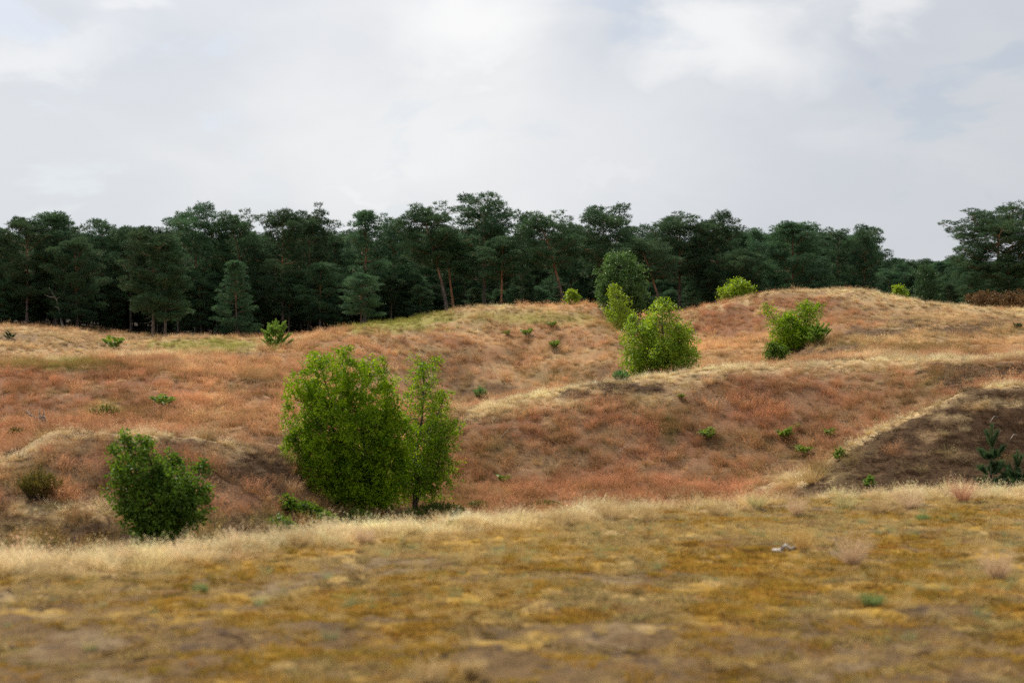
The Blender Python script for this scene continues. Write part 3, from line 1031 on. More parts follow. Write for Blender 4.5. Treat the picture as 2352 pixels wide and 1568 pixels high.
# ------------------------------------------------------------------ pines
def pine(seed, H, cb, R, shape, lean=0.0, dens=1.0, puff=1.0, limbs=20, r0=None):
    r = np.random.default_rng(seed)
    k = H / 10.0
    r0 = (r0 or .125) * k
    t = np.linspace(0, 1, 9)
    wob = np.cumsum(r.normal(0, .05, (9, 2)), 0) * k * (t[:, None])
    tr = np.stack([-lean * H * t ** 1.3 + wob[:, 0], wob[:, 1], t * H * .96], 1)
    tr[0, 2] = -.25
    G = Geo()
    rad = r0 * (1 - .82 * t) + r0 * .45 * np.exp(-t * 14)
    G.tube(tr, rad, 9)
    at = lambda q: np.array([np.interp(q, t, tr[:, i]) for i in range(3)])
    C, PR = [], []      # puff centres and radii
    ga = r.uniform(0, 6.28)
    for i in range(limbs):
        u = (i + r.uniform(.1, .9)) / limbs
        q = cb + (1 - cb) * u * .97
        ga += 2.4 + r.normal(0, .45)
        if shape == 'umbrella':
            L = R * (.62 + .55 * math.sin(min(u * 1.25 + .12, 1) * 2.7)) * (1 - .45 * max(u - .72, 0) / .28)
            el = .05 + .75 * u
        elif shape == 'conical':
            L = R * (1 - u) ** .8 + .22 * k
            el = -.05 + .75 * u
        elif shape == 'full':
            L = R * (.85 + .25 * math.sin(u * 3.1)) * (1 - u ** 3 * .65)
            el = -.12 + .8 * u
        else:   # open, irregular
            L = R * r.uniform(.5, 1.1) * (1 - .4 * u)
            el = .1 + .6 * u
        L *= r.uniform(.62, 1.12)
        p0 = at(q)
        s = np.linspace(0, 1, 6)
        h = np.array([math.cos(ga), math.sin(ga), 0])
        sag = (1 - u) * .28
        P = p0 + h * (L * s)[:, None] + np.array([0, 0, 1]) * (L * (math.tan(el) * s - sag * np.sin(s * 3.14) * .4 + .12 * s * s))[:, None]
        P[1:] += r.normal(0, .05 * L, (5, 3)) * np.array([1, 1, .6])
        rl = max(.018 * k, np.interp(q, t, rad) * .5)
        G.tube(P, rl * (1 - .8 * s) + .006, 5)
        m = max(3, int(round(L / (.42 * k))))
        for j in range(m):
            f = 1 - (j + r.uniform(0, .6)) / m * .72
            pc = np.array([np.interp(f, s, P[:, a]) for a in range(3)])
            lat = np.cross(h, [0, 0, 1]) * r.normal(0, .26 * L * min(1, 1.3 - f + .25))
            pe = pc + lat + np.array([0, 0, r.uniform(.0, .22) * k])
            if np.linalg.norm(lat) > .2 * k:
                G.tube(np.stack([pc, (pc + pe) / 2 + [0, 0, -.04 * k], pe]), np.array([.016, .011, .006]) * k, 3)
            C.append(pe)
            PR.append(r.uniform(.42, .80) * k * puff * (.75 if shape == 'conical' else 1))
    for j in range(4 if shape in ('conical', 'open') else 18):
        a = r.uniform(0, 6.28)
        sp = (.12 if shape == 'conical' else (.4 if shape == 'open' else .75)) * R * r.uniform(.05, 1)
        C.append(at(.97) + np.array([math.cos(a) * sp, math.sin(a) * sp, H * (r.uniform(-.03, .035) - .05 * (sp / R) ** 2)]))
        PR.append(r.uniform(.3, .52) * k * puff)
    # dead lower twigs
    for i in range(int(9 * (cb > .25)) + 3):
        q = r.uniform(cb * .35, cb + .1)
        a = r.uniform(0, 6.28)
        L = r.uniform(.4, 1.3) * k
        p0 = at(q)
        e = p0 + np.array([math.cos(a) * L, math.sin(a) * L, r.uniform(-.5, .25) * L])
        G.tube(np.stack([p0, (p0 + e) / 2 + r.normal(0, .08, 3) * k, e]), np.array([.022, .014, .005]) * k, 4)
    C, PR = np.array(C), np.array(PR)
    nt = np.maximum(6, (44 * dens * (PR / (.5 * k)) ** 2)).astype(int)
    i = np.repeat(np.arange(len(C)), nt)
    n = len(i)
    dirs = rand_dir(r, n)
    dirs[:, 2] = dirs[:, 2] * .8 + .28
    dirs = unit(dirs)
    rr = PR[i] * r.uniform(.35, 1.0, n) ** .6 * np.where(r.uniform(0, 1, n) < .16, r.uniform(1.0, 1.4, n), 1)
    tp = C[i] + dirs * rr[:, None] * np.array([1, 1, .50])
    j = np.repeat(np.arange(n), 7)
    td = unit(dirs[j] * np.array([.8, .8, .5]) + np.array([0, 0, .45]) + r.normal(0, .55, (len(j), 3)))
    L = r.uniform(.13, .25, len(j)) * (k * .55 + .45)
    V, T = needles(tp[j] + r.normal(0, .03, (len(j), 3)), td, L, r.uniform(.022, .038, len(j)))
    return G, V, T


PINES = {}


def pine_proto(key, bark, **kw):
    G, V, T = pine(**kw)
    PINES[key] = dict(H=kw['H'], R=kw['R'], bark=bark, wood=G, fol=(V, T),
                      trunk=G.mesh('pine_trunk'), crown=np_mesh('pine_crown', V, T))
    PINES[key]['trunk'].materials.append(bark)
    PINES[key]['crown'].materials.append(M_NEEDLE)


pine_proto('umbA', M_BARK, seed=1, H=10, cb=.44, R=2.3, shape='umbrella', limbs=22)
pine_proto('umbB', M_BARK, seed=2, H=10, cb=.36, R=2.6, shape='umbrella', limbs=24)
pine_proto('umbC', M_BARK_O, seed=3, H=10, cb=.55, R=2.0, shape='umbrella', limbs=19)
pine_proto('leanA', M_BARK, seed=4, H=10, cb=.55, R=2.1, shape='umbrella', lean=.17, limbs=20, r0=.15)
pine_proto('leanB', M_BARK_O, seed=5, H=10, cb=.60, R=1.9, shape='umbrella', lean=.10, limbs=18, r0=.145)
pine_proto('fullA', M_BARK, seed=6, H=10, cb=.13, R=2.6, shape='full', limbs=32)
pine_proto('fullB', M_BARK, seed=7, H=10, cb=.20, R=2.4, shape='full', limbs=30)
pine_proto('fullC', M_BARK, seed=12, H=10, cb=.30, R=2.7, shape='full', limbs=28)
pine_proto('cone', M_BARK, seed=8, H=10, cb=.06, R=2.7, shape='conical', limbs=40, puff=1.1)
pine_proto('coneB', M_BARK, seed=9, H=10, cb=.32, R=2.6, shape='conical', limbs=30)
pine_proto('open', M_BARK, seed=10, H=10, cb=.35, R=2.1, shape='open', limbs=20, dens=.85)
pine_proto('wide', M_BARK, seed=13, H=10, cb=.40, R=3.6, shape='umbrella', limbs=40, r0=.19, puff=1.0)


def place_pine(px, top, wpx, depth, key, label, group='pines along the edge of the wood', rz=0.0, base=None, name='pine_tree'):
    g = ground_at(px, depth) if base is None else base
    depth = g[1]
    H = CAMZ + (HOR - top) / F_PX * depth - g[2]
    p = PINES[key]
    sz = H / (p['H'] * 1.02)
    sx = 1.14 * (wpx / F_PX * depth) / (p['R'] * 2.15)
    sx = min(max(sx, sz * .7), sz * 1.5)
    e = thing(name, g, label, 'tree', group, rz, (sx, sx, sz))
    for nm in ('trunk', 'crown'):
        o = bpy.data.objects.new(nm, p[nm])
        o.parent = e
        link(o)
    return e


def front_pines():
    L = [
        (-25, 515, 120, 122, 'fullB', 'dark pine cut by the left edge of the picture'),
        (62, 500, 130, 121, 'fullC', 'dense dark pine left of the tallest crown at the far left'),
        (128, 484, 150, 123, 'fullB', 'tall broad-crowned pine, highest of the far left group'),
        (178, 545, 120, 119, 'fullA', 'pine with foliage to the ground right of the pale dead trunk'),
        (232, 520, 120, 127, 'umbB', 'dark flat-topped pine in the low stretch of skyline at left'),
        (300, 524, 120, 125, 'fullC', 'rounded pine in the low skyline left of the twin-trunk pine'),
        (452, 490, 150, 125, 'umbB', 'pine whose crown forms the hump left of the first sky notch'),
        (500, 560, 100, 128, 'fullA', 'dark leafy pine right behind the twin-trunk pine'),
        (578, 494, 105, 124, 'leanA', 'pine with leaning bare upper trunk above the conical pine'),
        (650, 484, 125, 122, 'fullC', 'tall pine with straight grey trunk behind the small bright pine'),
        (712, 488, 110, 126, 'umbA', 'pine with spiky flat top right of the tall grey-trunked pine'),
        (735, 600, 100, 120, 'fullB', 'lower pine spreading branches right of the grey trunk'),
        (838, 474, 165, 123, 'coneB', 'pine with pointed pyramid top standing above its neighbours'),
        (905, 508, 90, 128, 'umbA', 'pine showing a small flat tuft right of the pyramid top'),
        (1030, 476, 130, 121, 'leanA', 'pine with long leaning grey trunk beside the orange trunk'),
        (1044, 540, 90, 122, 'leanB', 'pine with straight orange trunk at the green mound end'),
        (1112, 463, 160, 124, 'umbB', 'highest pine in the middle with sky gaps in its crown'),
        (1152, 548, 130, 119, 'umbC', 'lower rounded pine with orange forked trunk on the crest'),
        (1200, 486, 70, 129, 'open', 'thin-topped pine just right of the highest middle pine'),
        (1300, 496, 120, 120, 'leanA', 'pine with long reddish trunk leaning left, near the small bright sapling'),
        (1385, 487, 150, 123, 'umbB', 'broad-crowned pine left of the deep sky notch'),
        (1440, 560, 110, 126, 'fullB', 'shaded lower pine filling the deep sky notch'),
        (1522, 556, 125, 119, 'leanA', 'pine with grey trunk leaning left behind the round green tree'),
        (1560, 498, 150, 124, 'umbA', 'flat umbrella-shaped pine right of the deep sky notch'),
        (1650, 506, 130, 125, 'umbB', 'pine with jagged top between umbrella pine and right-hand group'),
        (1700, 575, 120, 120, 'fullC', 'lower dense pine above the pale green bush on the crest'),
        (1745, 522, 80, 127, 'open', 'narrow spiky pine left of the straight-trunked right-hand pine'),
        (1822, 505, 160, 122, 'fullB', 'large pine with straight trunk behind the left shoulder of the big dune'),
        (1925, 526, 90, 126, 'open', 'slender twin-topped pine above the summit of the big dune'),
        (1985, 524, 90, 124, 'open', 'last slender pine before the skyline drops on the right'),
    ]
    SHORT = ['edge-cut far left pine', 'dense far left pine', 'tallest far left pine', 'ground-sweeping left pine',
             'flat-topped low-skyline pine', 'rounded low-skyline pine', 'hump-crowned pine', 'leafy pine by the twin trunks',
             'leaning pine above the conical pine', 'tall grey-trunked pine', 'spiky flat-topped pine', 'low spreading pine',
             'pyramid-topped pine', 'small flat-tufted pine', 'long leaning grey trunk', 'straight orange trunk',
             'highest middle pine', 'orange forked trunk', 'thin-topped middle pine', 'reddish leaning trunk',
             'broad pine before the sky notch', 'pine in the sky notch', 'grey trunk behind the round tree', 'flat umbrella pine',
             'jagged-topped pine', 'dense pine above the crest bush', 'narrow spiky pine', 'straight-trunked pine before the summit',
             'twin-topped pine', 'last slender pine']
    used = set()
    for i, (px, top, w, dep, key, lab) in enumerate(L):
        rz = random.Random(i).uniform(-.25, .25) if key.startswith('lean') else random.Random(i).uniform(0, 6.28)
        place_pine(px, top, w, dep, key, lab, rz=rz)
    place_pine(545, 590, 118, 116, 'cone', 'bright conical pine, foliage in tiers down to the ground', rz=.4)
    place_pine(830, 628, 118, 113, 'fullC', 'small pale pine standing in front of the dark wood', rz=2.0)
    # twin-trunk pine at left
    g = ground_at(365, 112)
    p = PINES['fullC']
    H = CAMZ + (HOR - 520) / F_PX * 112 - g[2]
    e = thing('pine_tree', g, 'twin-trunked pine with low sweeping boughs on the brown bank', 'tree', 'pines along the edge of the wood')
    for dx, rz, sc, key in ((-.45, .3, 1.0, 'fullC'), (.5, 2.4, .93, 'fullB')):
        for nm in ('trunk', 'crown'):
            o = bpy.data.objects.new(nm, PINES[key][nm])
            o.parent = e
            o.location = (dx, 0, 0)
            o.rotation_euler = (0, 0, rz)
            o.scale = (sc * H / 10 * 1.05,) * 2 + (sc * H / 10.2,)
            link(o)
    # right-hand dark pine, nearer
    place_pine(2290, 500, 225, 112, 'wide', 'big dark spreading pine at the right edge, crown against the sky', rz=1.2)
    place_pine(2400, 560, 220, 116, 'fullA', 'dark pine mass cut by the right edge of the picture', rz=.2)
    place_pine(2228, 622, 130, 110, 'fullB', 'low dark pine left below the spreading right-hand pine', rz=3.2)
    place_pine(2318, 590, 170, 110, 'fullA', 'dark pine with boughs to the ground under the spreading right-hand pine', rz=1.9)
    place_pine(2180, 652, 110, 113, 'fullA', 'lowest dark pine at the foot of the right-hand group', rz=4.0)
    for i, (px, top, w, dep) in enumerate([(2035, 596, 100, 150), (2075, 604, 90, 158), (2120, 596, 90, 162), (2165, 598, 100, 150), (2200, 590, 110, 165)]):
        place_pine(px, top, w, dep, ['fullA', 'umbB', 'fullC', 'fullB', 'umbA'][i], '%s of five distant pines in the low right-hand skyline gap' % ['leftmost', 'second from left', 'middle one', 'fourth from left', 'rightmost'][i],
                   'distant pines in the right-hand gap', rz=i * 1.3)
    # second row, seen between and above the first
    def second_label(px):
        for q, j in sorted((abs(px - t[0]), j) for j, t in enumerate(L)):
            sides = ['left', 'right'] if px < L[j][0] else ['right', 'left']
            if (j, sides[0]) not in used:
                used.add((j, sides[0]))
                return 'dark second-row pine showing just %s of the %s' % (sides[0], SHORT[j])

    r = random.Random(5)
    keys = ['umbA', 'umbB', 'fullB', 'fullC', 'umbC', 'fullA']
    for i in range(44):
        px = -60 + i * 49 + r.uniform(-16, 16)
        if px > 2010:
            break
        top = 536 + r.uniform(-20, 28)
        place_pine(px, top, r.uniform(95, 130), r.uniform(132, 150), r.choice(keys),
                   second_label(px), 'second-row pines of the wood', rz=r.uniform(0, 6.28))


front_pines()


def build_wood():
    """the rest of the wood reads as one dark mass"""
    ms = []
    for key in ('umbB', 'fullA', 'fullB', 'umbA'):
        p = PINES[key]
        V1, F1 = p['wood'].arrays()
        V2, T2 = p['fol']
        V2, T2 = V2, T2 + len(V1)
        F = F1 + [T2]
        mi = np.concatenate([np.zeros(len(f), int) for f in F1] + [np.ones(len(T2), int)])
        me = np_mesh('wood_pine', np.concatenate([V1, V2]), F, mat_idx=mi)
        me.materials.append(M_BARK)
        me.materials.append(M_NEEDLE)
        ms.append(me)
    c = proto_collection('wood_pine', ms)
    r = np.random.default_rng(77)
    n = 560
    px = r.uniform(-500, 2900, n)
    d = r.uniform(142, 235, n)
    x = (px - CX) / F_PX * d
    keep = np.ones(n, bool)
    z = terrain(x, d)
    top = np.where(px < 2000, 556, 612) + r.uniform(-8, 40, n)
    s = np.clip((CAMZ + (HOR - top) / F_PX * d - z) / 10, .5, 1.5)
    sx = s * r.uniform(.85, 1.15, n)
    o = np.ones((n, 3)) * .3
    m = 420
    pu, du = np.where(r.uniform(0, 1, m) < .55, r.uniform(-300, 950, m), r.uniform(-300, 2700, m)), r.uniform(121, 150, m)
    xu = (pu - CX) / F_PX * du
    x, d, z = np.concatenate([x, xu]), np.concatenate([d, du]), np.concatenate([z, terrain(xu, du)])
    su = r.uniform(.2, .5, m)
    s, sx = np.concatenate([s, su]), np.concatenate([sx, su * 1.25])
    n += m
    o = np.ones((n, 3)) * .3
    scatter('pine_wood', 'dense dark pine wood behind the front rows of pines', 'wood', c, 4, np.stack([x, d, z], 1),
            np.stack([np.zeros(n), np.zeros(n), r.uniform(0, 6.28, n)], 1), np.stack([sx, sx, s], 1), o, o)


build_wood()

# ------------------------------------------------------------------ birches and other leafy trees
def leafy(seed, stems, nb, twig, leaf, per_twig=8, droop=.25, rise=.75, low=.12, twl=.34, dome=False, lobes=()):
    """stems: (base xyz, top xyz, crown half width, profile power, stem radius). Returns wood Geo, leaf V, T"""
    r = np.random.default_rng(seed)
    G = Geo()
    TS, TD, TL = [], [], []
    for (b, tpt, wmax, peak, rad, nbr) in stems:
        b, tpt = np.array(b, float), np.array(tpt, float)
        if dome:
            tpt = b + (tpt - b) * .95
        H = np.linalg.norm(tpt - b)
        t = np.linspace(0, 1, 8)
        P = b + (tpt - b) * (t[:, None] ** np.array([1.25, 1.25, 1.0])) + np.cumsum(r.normal(0, .018, (8, 3)), 0) * H * np.sin(t * 3.14)[:, None]
        P[0, 2] -= .1
        G.tube(P, rad * (1 - .9 * t) + .004, 7)
        for i in range(nbr):
            q = low + (1 - low) * (i + r.uniform(0, 1)) / nbr
            p0 = np.array([np.interp(q, t, P[:, a]) for a in range(3)])
            a = i * 2.4 + r.normal(0, .5)
            # envelope: rises to its widest at 'peak', closes at the top
            env = .6 + .4 * math.sin(min(1, (q / peak)) * 1.571) if q < peak else math.cos(min(1, (q - peak) / (1.02 - peak)) * 1.571) ** .75
            env = max(env, .55 if dome else .10)
            L = wmax * env * r.uniform(.55, 1.08)
            el = rise * ((.30 + 1.15 * q) if dome else (.35 + .75 * q))
            s = np.linspace(0, 1, 5)
            h = np.array([math.cos(a), math.sin(a), 0])
            B = p0 + h * (L * s)[:, None] + np.array([0, 0, 1]) * (L * (math.tan(el) * s * (1 - .35 * s) - droop * s ** 3))[:, None]
            B[1:] += r.normal(0, .05 * L, (4, 3))
            G.tube(B, max(.006, rad * .3 * (1 - q * .6)) * (1 - .8 * s) + .002, 4)
            m = max(3, int(L * twig))
            f = r.uniform(.12, 1.0, m) ** .62
            ts = np.stack([np.interp(f, s, B[:, k]) for k in range(3)], 1)
            td = unit(h * .55 + rand_dir(r, m) * .9 + np.array([0, 0, .15 - droop * .8]))
            TS.append(ts)
            TD.append(td)
            TL.append(r.uniform(.5, 1.2, m) * twl * (.5 + .5 * env))
        # leader
        m = 10
        TS.append(np.repeat(P[-2:-1], m, 0) + (tpt - P[-2]) * r.uniform(0, 1, (m, 1)))
        TD.append(unit(rand_dir(r, m) * .7 + np.array([0, 0, .8])))
        TL.append(r.uniform(.5, 1, m) * twl * .7)
    # outer sprays that round off the crown
    for (c, rad3, m) in lobes:
        dv = rand_dir(r, m)
        dv[:, 1] = -np.abs(dv[:, 1]) * np.where(r.uniform(0, 1, m) < .7, 1, -1)
        f = r.uniform(.45, .95, (m, 1)) ** .7
        lump = 1 + .22 * np.sin(dv @ r.normal(0, 4, (3, 3))).sum(1, keepdims=True) * .5
        ts = np.array(c) + dv * np.array(rad3) * f * lump
        ok = ts[:, 2] > .12
        TS.append(ts[ok])
        TD.append(unit(dv * .8 + rand_dir(r, m) * .6 + np.array([0, 0, .12]))[ok])
        TL.append(r.uniform(.5, 1.1, ok.sum()) * twl * .8)
    TS, TD, TL = np.concatenate(TS), np.concatenate(TD), np.concatenate(TL)
    # visible twigs
    sel = np.where(r.uniform(0, 1, len(TS)) < .35)[0]
    for i in sel[:900]:
        e = TS[i] + TD[i] * TL[i]
        e[2] -= droop * TL[i] * .4
        G.tube(np.stack([TS[i], (TS[i] + e) / 2, e]), np.array([.004, .003, .0015]), 3)
    j = np.repeat(np.arange(len(TS)), per_twig)
    n = len(j)
    f = r.uniform(.1, 1.05, n)
    P = TS[j] + TD[j] * (TL[j] * f)[:, None] + r.normal(0, leaf * .55, (n, 3))
    P[:, 2] -= droop * TL[j] * f * f * .4
    P[:, 2] = np.maximum(P[:, 2], .04)
    D = unit(TD[j] * .5 + rand_dir(r, n) + np.array([0, 0, -.25]))
    Ls = leaf * r.uniform(.65, 1.25, n)
    V, T = leaf_quads(P, D, Ls, Ls * .78, r)
    return G, V, T


def leafy_tree(name, base, stems, label, leafmat, barkmat, cat='tree', group=None, seed=0, **kw):
    G, V, T = leafy(seed, stems, 0, **kw)
    e = thing(name, base, label, cat, group)
    obj('trunk', G.mesh('trunk'), barkmat, e)
    obj('crown', np_mesh('crown', V, T), leafmat, e)
    return e


def M(px_len, depth):
    return px_len / F_PX * depth


def lobes_at(g, px0, L):
    out = []
    for (px, py, rx, rz, m) in L:
        out.append(((M(px - px0, g[1]), -.15, CAMZ + (HOR - py) / F_PX * g[1] - g[2]), (M(rx, g[1]), M(rx, g[1]) * .85, M(rz, g[1])), m))
    return out


# big birch clump in the hollow: three stems, two domed lobes
g = hit(815, 1172)
D = g[1]
h = lambda top: CAMZ + (HOR - top) / F_PX * D - g[2]
leafy_tree('birch_clump', g, [
    ((-.25, 0, 0), (M(730 - 815, D), .1, h(812)), M(70, D), .40, .05, 42),
    ((-.1, .1, 0), (M(785 - 815, D), .0, h(800)), M(70, D), .40, .055, 43),
    ((.15, -.1, 0), (M(850 - 815, D), -.25, h(826)), M(72, D), .38, .05, 43),
    ((-.35, .1, 0), (M(698 - 815, D), -.1, h(862)), M(60, D), .40, .045, 34),
    ((.35, .0, 0), (M(895 - 815, D), -.15, h(880)), M(60, D), .38, .04, 33),
    ((.45, .0, 0), (M(925 - 815, D), -.1, h(960)), M(46, D), .38, .035, 26),
    ((-.5, -.1, 0), (M(675 - 815, D), -.3, h(985)), M(58, D), .35, .035, 27),
    ((-.3, -.1, 0), (M(735 - 815, D), -.7, h(945)), M(76, D), .35, .035, 32),
    ((.2, -.2, 0), (M(845 - 815, D), -.7, h(950)), M(84, D), .35, .035, 33),
    ((.5, -.1, 0), (M(912 - 815, D), -.3, h(1020)), M(50, D), .35, .03, 24)],
    'dense bright green birch clump, largest leafy growth in the hollow', M_BIRCH, M_BARK_B, seed=21,
    twig=26, leaf=.052, per_twig=11, droop=.25, rise=.62, low=.07, twl=.24, dome=True, lobes=lobes_at(g, 815, [
        (752, 880, 66, 78, 420), (855, 900, 68, 72, 420), (705, 945, 52, 80, 300), (795, 1000, 118, 115, 700), (682, 1062, 40, 66, 260),
        (890, 1020, 56, 100, 420), (755, 1085, 105, 70, 520), (862, 1095, 80, 62, 420), (800, 1130, 120, 34, 320), (905, 1000, 36, 60, 150)]))
# its slimmer neighbour
g = hit(950, 1178)
D = g[1]
h = lambda top: CAMZ + (HOR - top) / F_PX * D - g[2]
leafy_tree('birch_tree', g, [
    ((0, 0, 0), (M(22, D), .1, h(815)), M(66, D), .42, .045, 86),
    ((.05, 0, .2), (M(78, D), -.1, h(890)), M(56, D), .38, .03, 62),
    ((.05, 0, .2), (M(108, D), -.2, h(960)), M(44, D), .36, .025, 50),
    ((.0, 0, .2), (M(66, D), -.4, h(1000)), M(62, D), .36, .025, 50)],
    'slender see-through birch with dark bare trunk right of the birch clump', M_BIRCH, M_BARK_B, seed=33,
    twig=21, leaf=.05, per_twig=9, droop=.4, rise=.62, low=.14, twl=.3, dome=True)
# oak bush at left
g = hit(368, 1256)
D = g[1]
h = lambda top: CAMZ + (HOR - top) / F_PX * D - g[2]
leafy_tree('oak_bush', g, [
    ((-.1, 0, 0), (M(285 - 368, D), .1, h(1000)), M(44, D), .5, .03, 34),
    ((0, 0, 0), (M(335 - 368, D), -.1, h(1012)), M(52, D), .45, .03, 38),
    ((.1, 0, 0), (M(405 - 368, D), 0, h(1045)), M(52, D), .45, .03, 36),
    ((.05, -.1, 0), (M(375 - 368, D), -.3, h(1110)), M(70, D), .45, .03, 26),
    ((.12, 0, 0), (M(462 - 368, D), .1, h(1062)), M(26, D), .5, .02, 20),
    ((.12, 0, 0), (M(478 - 368, D), .1, h(1120)), M(26, D), .5, .02, 16),
    ((-.1, 0, 0), (M(252 - 368, D), .1, h(1030)), M(18, D), .6, .02, 14)],
    'dark green oak bush alone in the left foreground hollow', M_OAK, M_TWIG, cat='bush', seed=41,
    twig=24, leaf=.06, per_twig=9, droop=.15, rise=.6, low=.12, twl=.24, lobes=lobes_at(g, 368, [
        (322, 1090, 50, 44, 130), (300, 1130, 40, 44, 80), (405, 1120, 54, 40, 140), (440, 1160, 44, 38, 120), (365, 1165, 84, 52, 200), (375, 1205, 52, 36, 110), (335, 1190, 44, 32, 60)]))
# right middle birch on the ridge
g = ground_at(1515, 54.5)
D = g[1]
h = lambda top: CAMZ + (HOR - top) / F_PX * D - g[2]
leafy_tree('birch_clump', g, [
    ((0, 0, 0), (M(1520 - 1515, D), 0, h(688)), M(66, D), .35, .06, 100),
    ((-.2, 0, 0), (M(1450 - 1515, D), .2, h(728)), M(58, D), .40, .045, 72),
    ((.2, 0, 0), (M(1578 - 1515, D), -.2, h(758)), M(54, D), .40, .045, 68),
    ((0, -.3, 0), (M(1500 - 1515, D), -.8, h(790)), M(70, D), .40, .04, 60),
    ((.1, -.2, 0), (M(1560 - 1515, D), -.6, h(800)), M(55, D), .40, .04, 46)],
    'yellow-green birch clump behind the middle ridge, with pointed top', M_BIRCH_L, M_BARK_B, seed=52,
    twig=16, leaf=.075, per_twig=8, droop=.3, rise=.62, low=.06, twl=.36, lobes=lobes_at(g, 1515, [
        (1515, 780, 54, 54, 170), (1465, 795, 40, 42, 120), (1565, 805, 38, 38, 120), (1515, 825, 80, 32, 200)]))
g = ground_at(1412, 84)
D = g[1]
h = lambda top: CAMZ + (HOR - top) / F_PX * D - g[2]
leafy_tree('birch_tree', g, [
    ((0, 0, 0), (M(-4, D), 0, h(656)), M(30, D), .35, .05, 60), ((.1, 0, 0), (M(18, D), 0, h(700)), M(24, D), .4, .04, 36)],
    'narrow yellow-green birch spire in front of the round dark tree', M_BIRCH_L, M_BARK_B, seed=55,
    twig=15, leaf=.085, per_twig=8, droop=.3, rise=.6, low=.1, twl=.4)
# round darker tree behind
g = ground_at(1425, 95)
D = g[1]
h = lambda top: CAMZ + (HOR - top) / F_PX * D - g[2]
leafy_tree('whitebeam_tree', g, [
    ((0, 0, 0), (M(-8, D), 0, h(592)), M(56, D), .52, .1, 110),
    ((.1, 0, 0), (M(28, D), -.4, h(640)), M(42, D), .45, .07, 66),
    ((-.1, 0, 0), (M(-30, D), -.3, h(640)), M(36, D), .5, .07, 60),
    ((0, 0, 0), (M(45, D), -.6, h(680)), M(28, D), .5, .05, 40)],
    'round dark green broadleaf tree in front of the pines', M_DKTREE, M_TWIG, seed=61,
    twig=11, leaf=.13, per_twig=9, droop=.2, rise=.6, low=.06, twl=.5, dome=True)
# bush behind the shoulder of the big dune
g = ground_at(1692, 99)
D = g[1]
h = lambda top: CAMZ + (HOR - top) / F_PX * D - g[2]
leafy_tree('birch_bush', g, [
    ((0, 0, 0), (0, 0, h(644)), M(28, D), .4, .05, 60), ((-.3, 0, 0), (M(-32, D), 0, h(668)), M(28, D), .4, .04, 40),
    ((.3, 0, 0), (M(26, D), 0, h(655)), M(24, D), .4, .04, 36)],
    'pale green bush on the crest left of the big dune summit', M_BIRCH_L, M_TWIG, cat='bush', seed=66,
    twig=10, leaf=.12, per_twig=8, droop=.2, rise=.65, low=.05, twl=.5)
# birch on the flank of the big dune
g = ground_at(1818, 68)
D = g[1]
h = lambda top: CAMZ + (HOR - top) / F_PX * D - g[2]
leafy_tree('birch_tree', g, [
    ((0, 0, 0), (M(35, D), 0, h(694)), M(40, D), .45, .05, 66), ((-.1, 0, 0), (M(-62, D), 0, h(702)), M(24, D), .6, .03, 34),
    ((-.1, 0, 0), (M(-8, D), -.2, h(728)), M(44, D), .42, .04, 58), ((.1, 0, 0), (M(66, D), 0, h(702)), M(28, D), .5, .03, 36),
    ((.1, 0, 0), (M(30, D), -.3, h(755)), M(52, D), .40, .04, 52)],
    'loose airy birch on the left flank of the big dune', M_BIRCH, M_BARK_B, seed=71,
    twig=15, leaf=.075, per_twig=8, droop=.3, rise=.7, low=.08, twl=.4)
g = ground_at(1775, 64)
D = g[1]
h = lambda top: CAMZ + (HOR - top) / F_PX * D - g[2]
leafy_tree('oak_bush', g, [
    ((0, 0, 0), (0, 0, h(790)), M(22, D), .4, .03, 40), ((.2, 0, 0), (M(26, D), .2, h(798)), M(22, D), .4, .03, 36)],
    'small round dark bush at the foot of the airy birch', M_OAK, M_TWIG, cat='bush', seed=76,
    twig=22, leaf=.085, per_twig=8, droop=.1, rise=.6, low=.05, twl=.3)
# shrub thickets behind the big dune at right
for px, top, wd, dep, mat, lab, sd in [
        (2120, 612, 44, 112, M_DKSHRUB, 'round grey-green shrub between big dune and right-hand pine', 81),
        (2062, 662, 10, 99, M_BIRCH_L, 'small bright green sapling peeping over the big dune', 82),
        (1312, 672, 10, 100, M_BIRCH_L, 'small bright sapling on the crest left of the round tree', 83),
        (2290, 684, 85, 103, M_BROWN, 'browned shrub under the right-hand pine', 84)]:
    g = ground_at(px, dep)
    D = g[1]
    hh = max(.5, CAMZ + (HOR - top) / F_PX * D - g[2])
    leafy_tree('shrub', g, [((0, 0, 0), (0, 0, hh), M(wd, D), .4, .05, 60), ((.2, 0, 0), (M(wd * .5, D), .1, hh * .85), M(wd * .7, D), .4, .04, 40)],
               lab, mat, M_TWIG, cat='shrub', seed=sd, twig=9, leaf=.12, per_twig=8, droop=.15, rise=.65, low=.05, twl=.45)

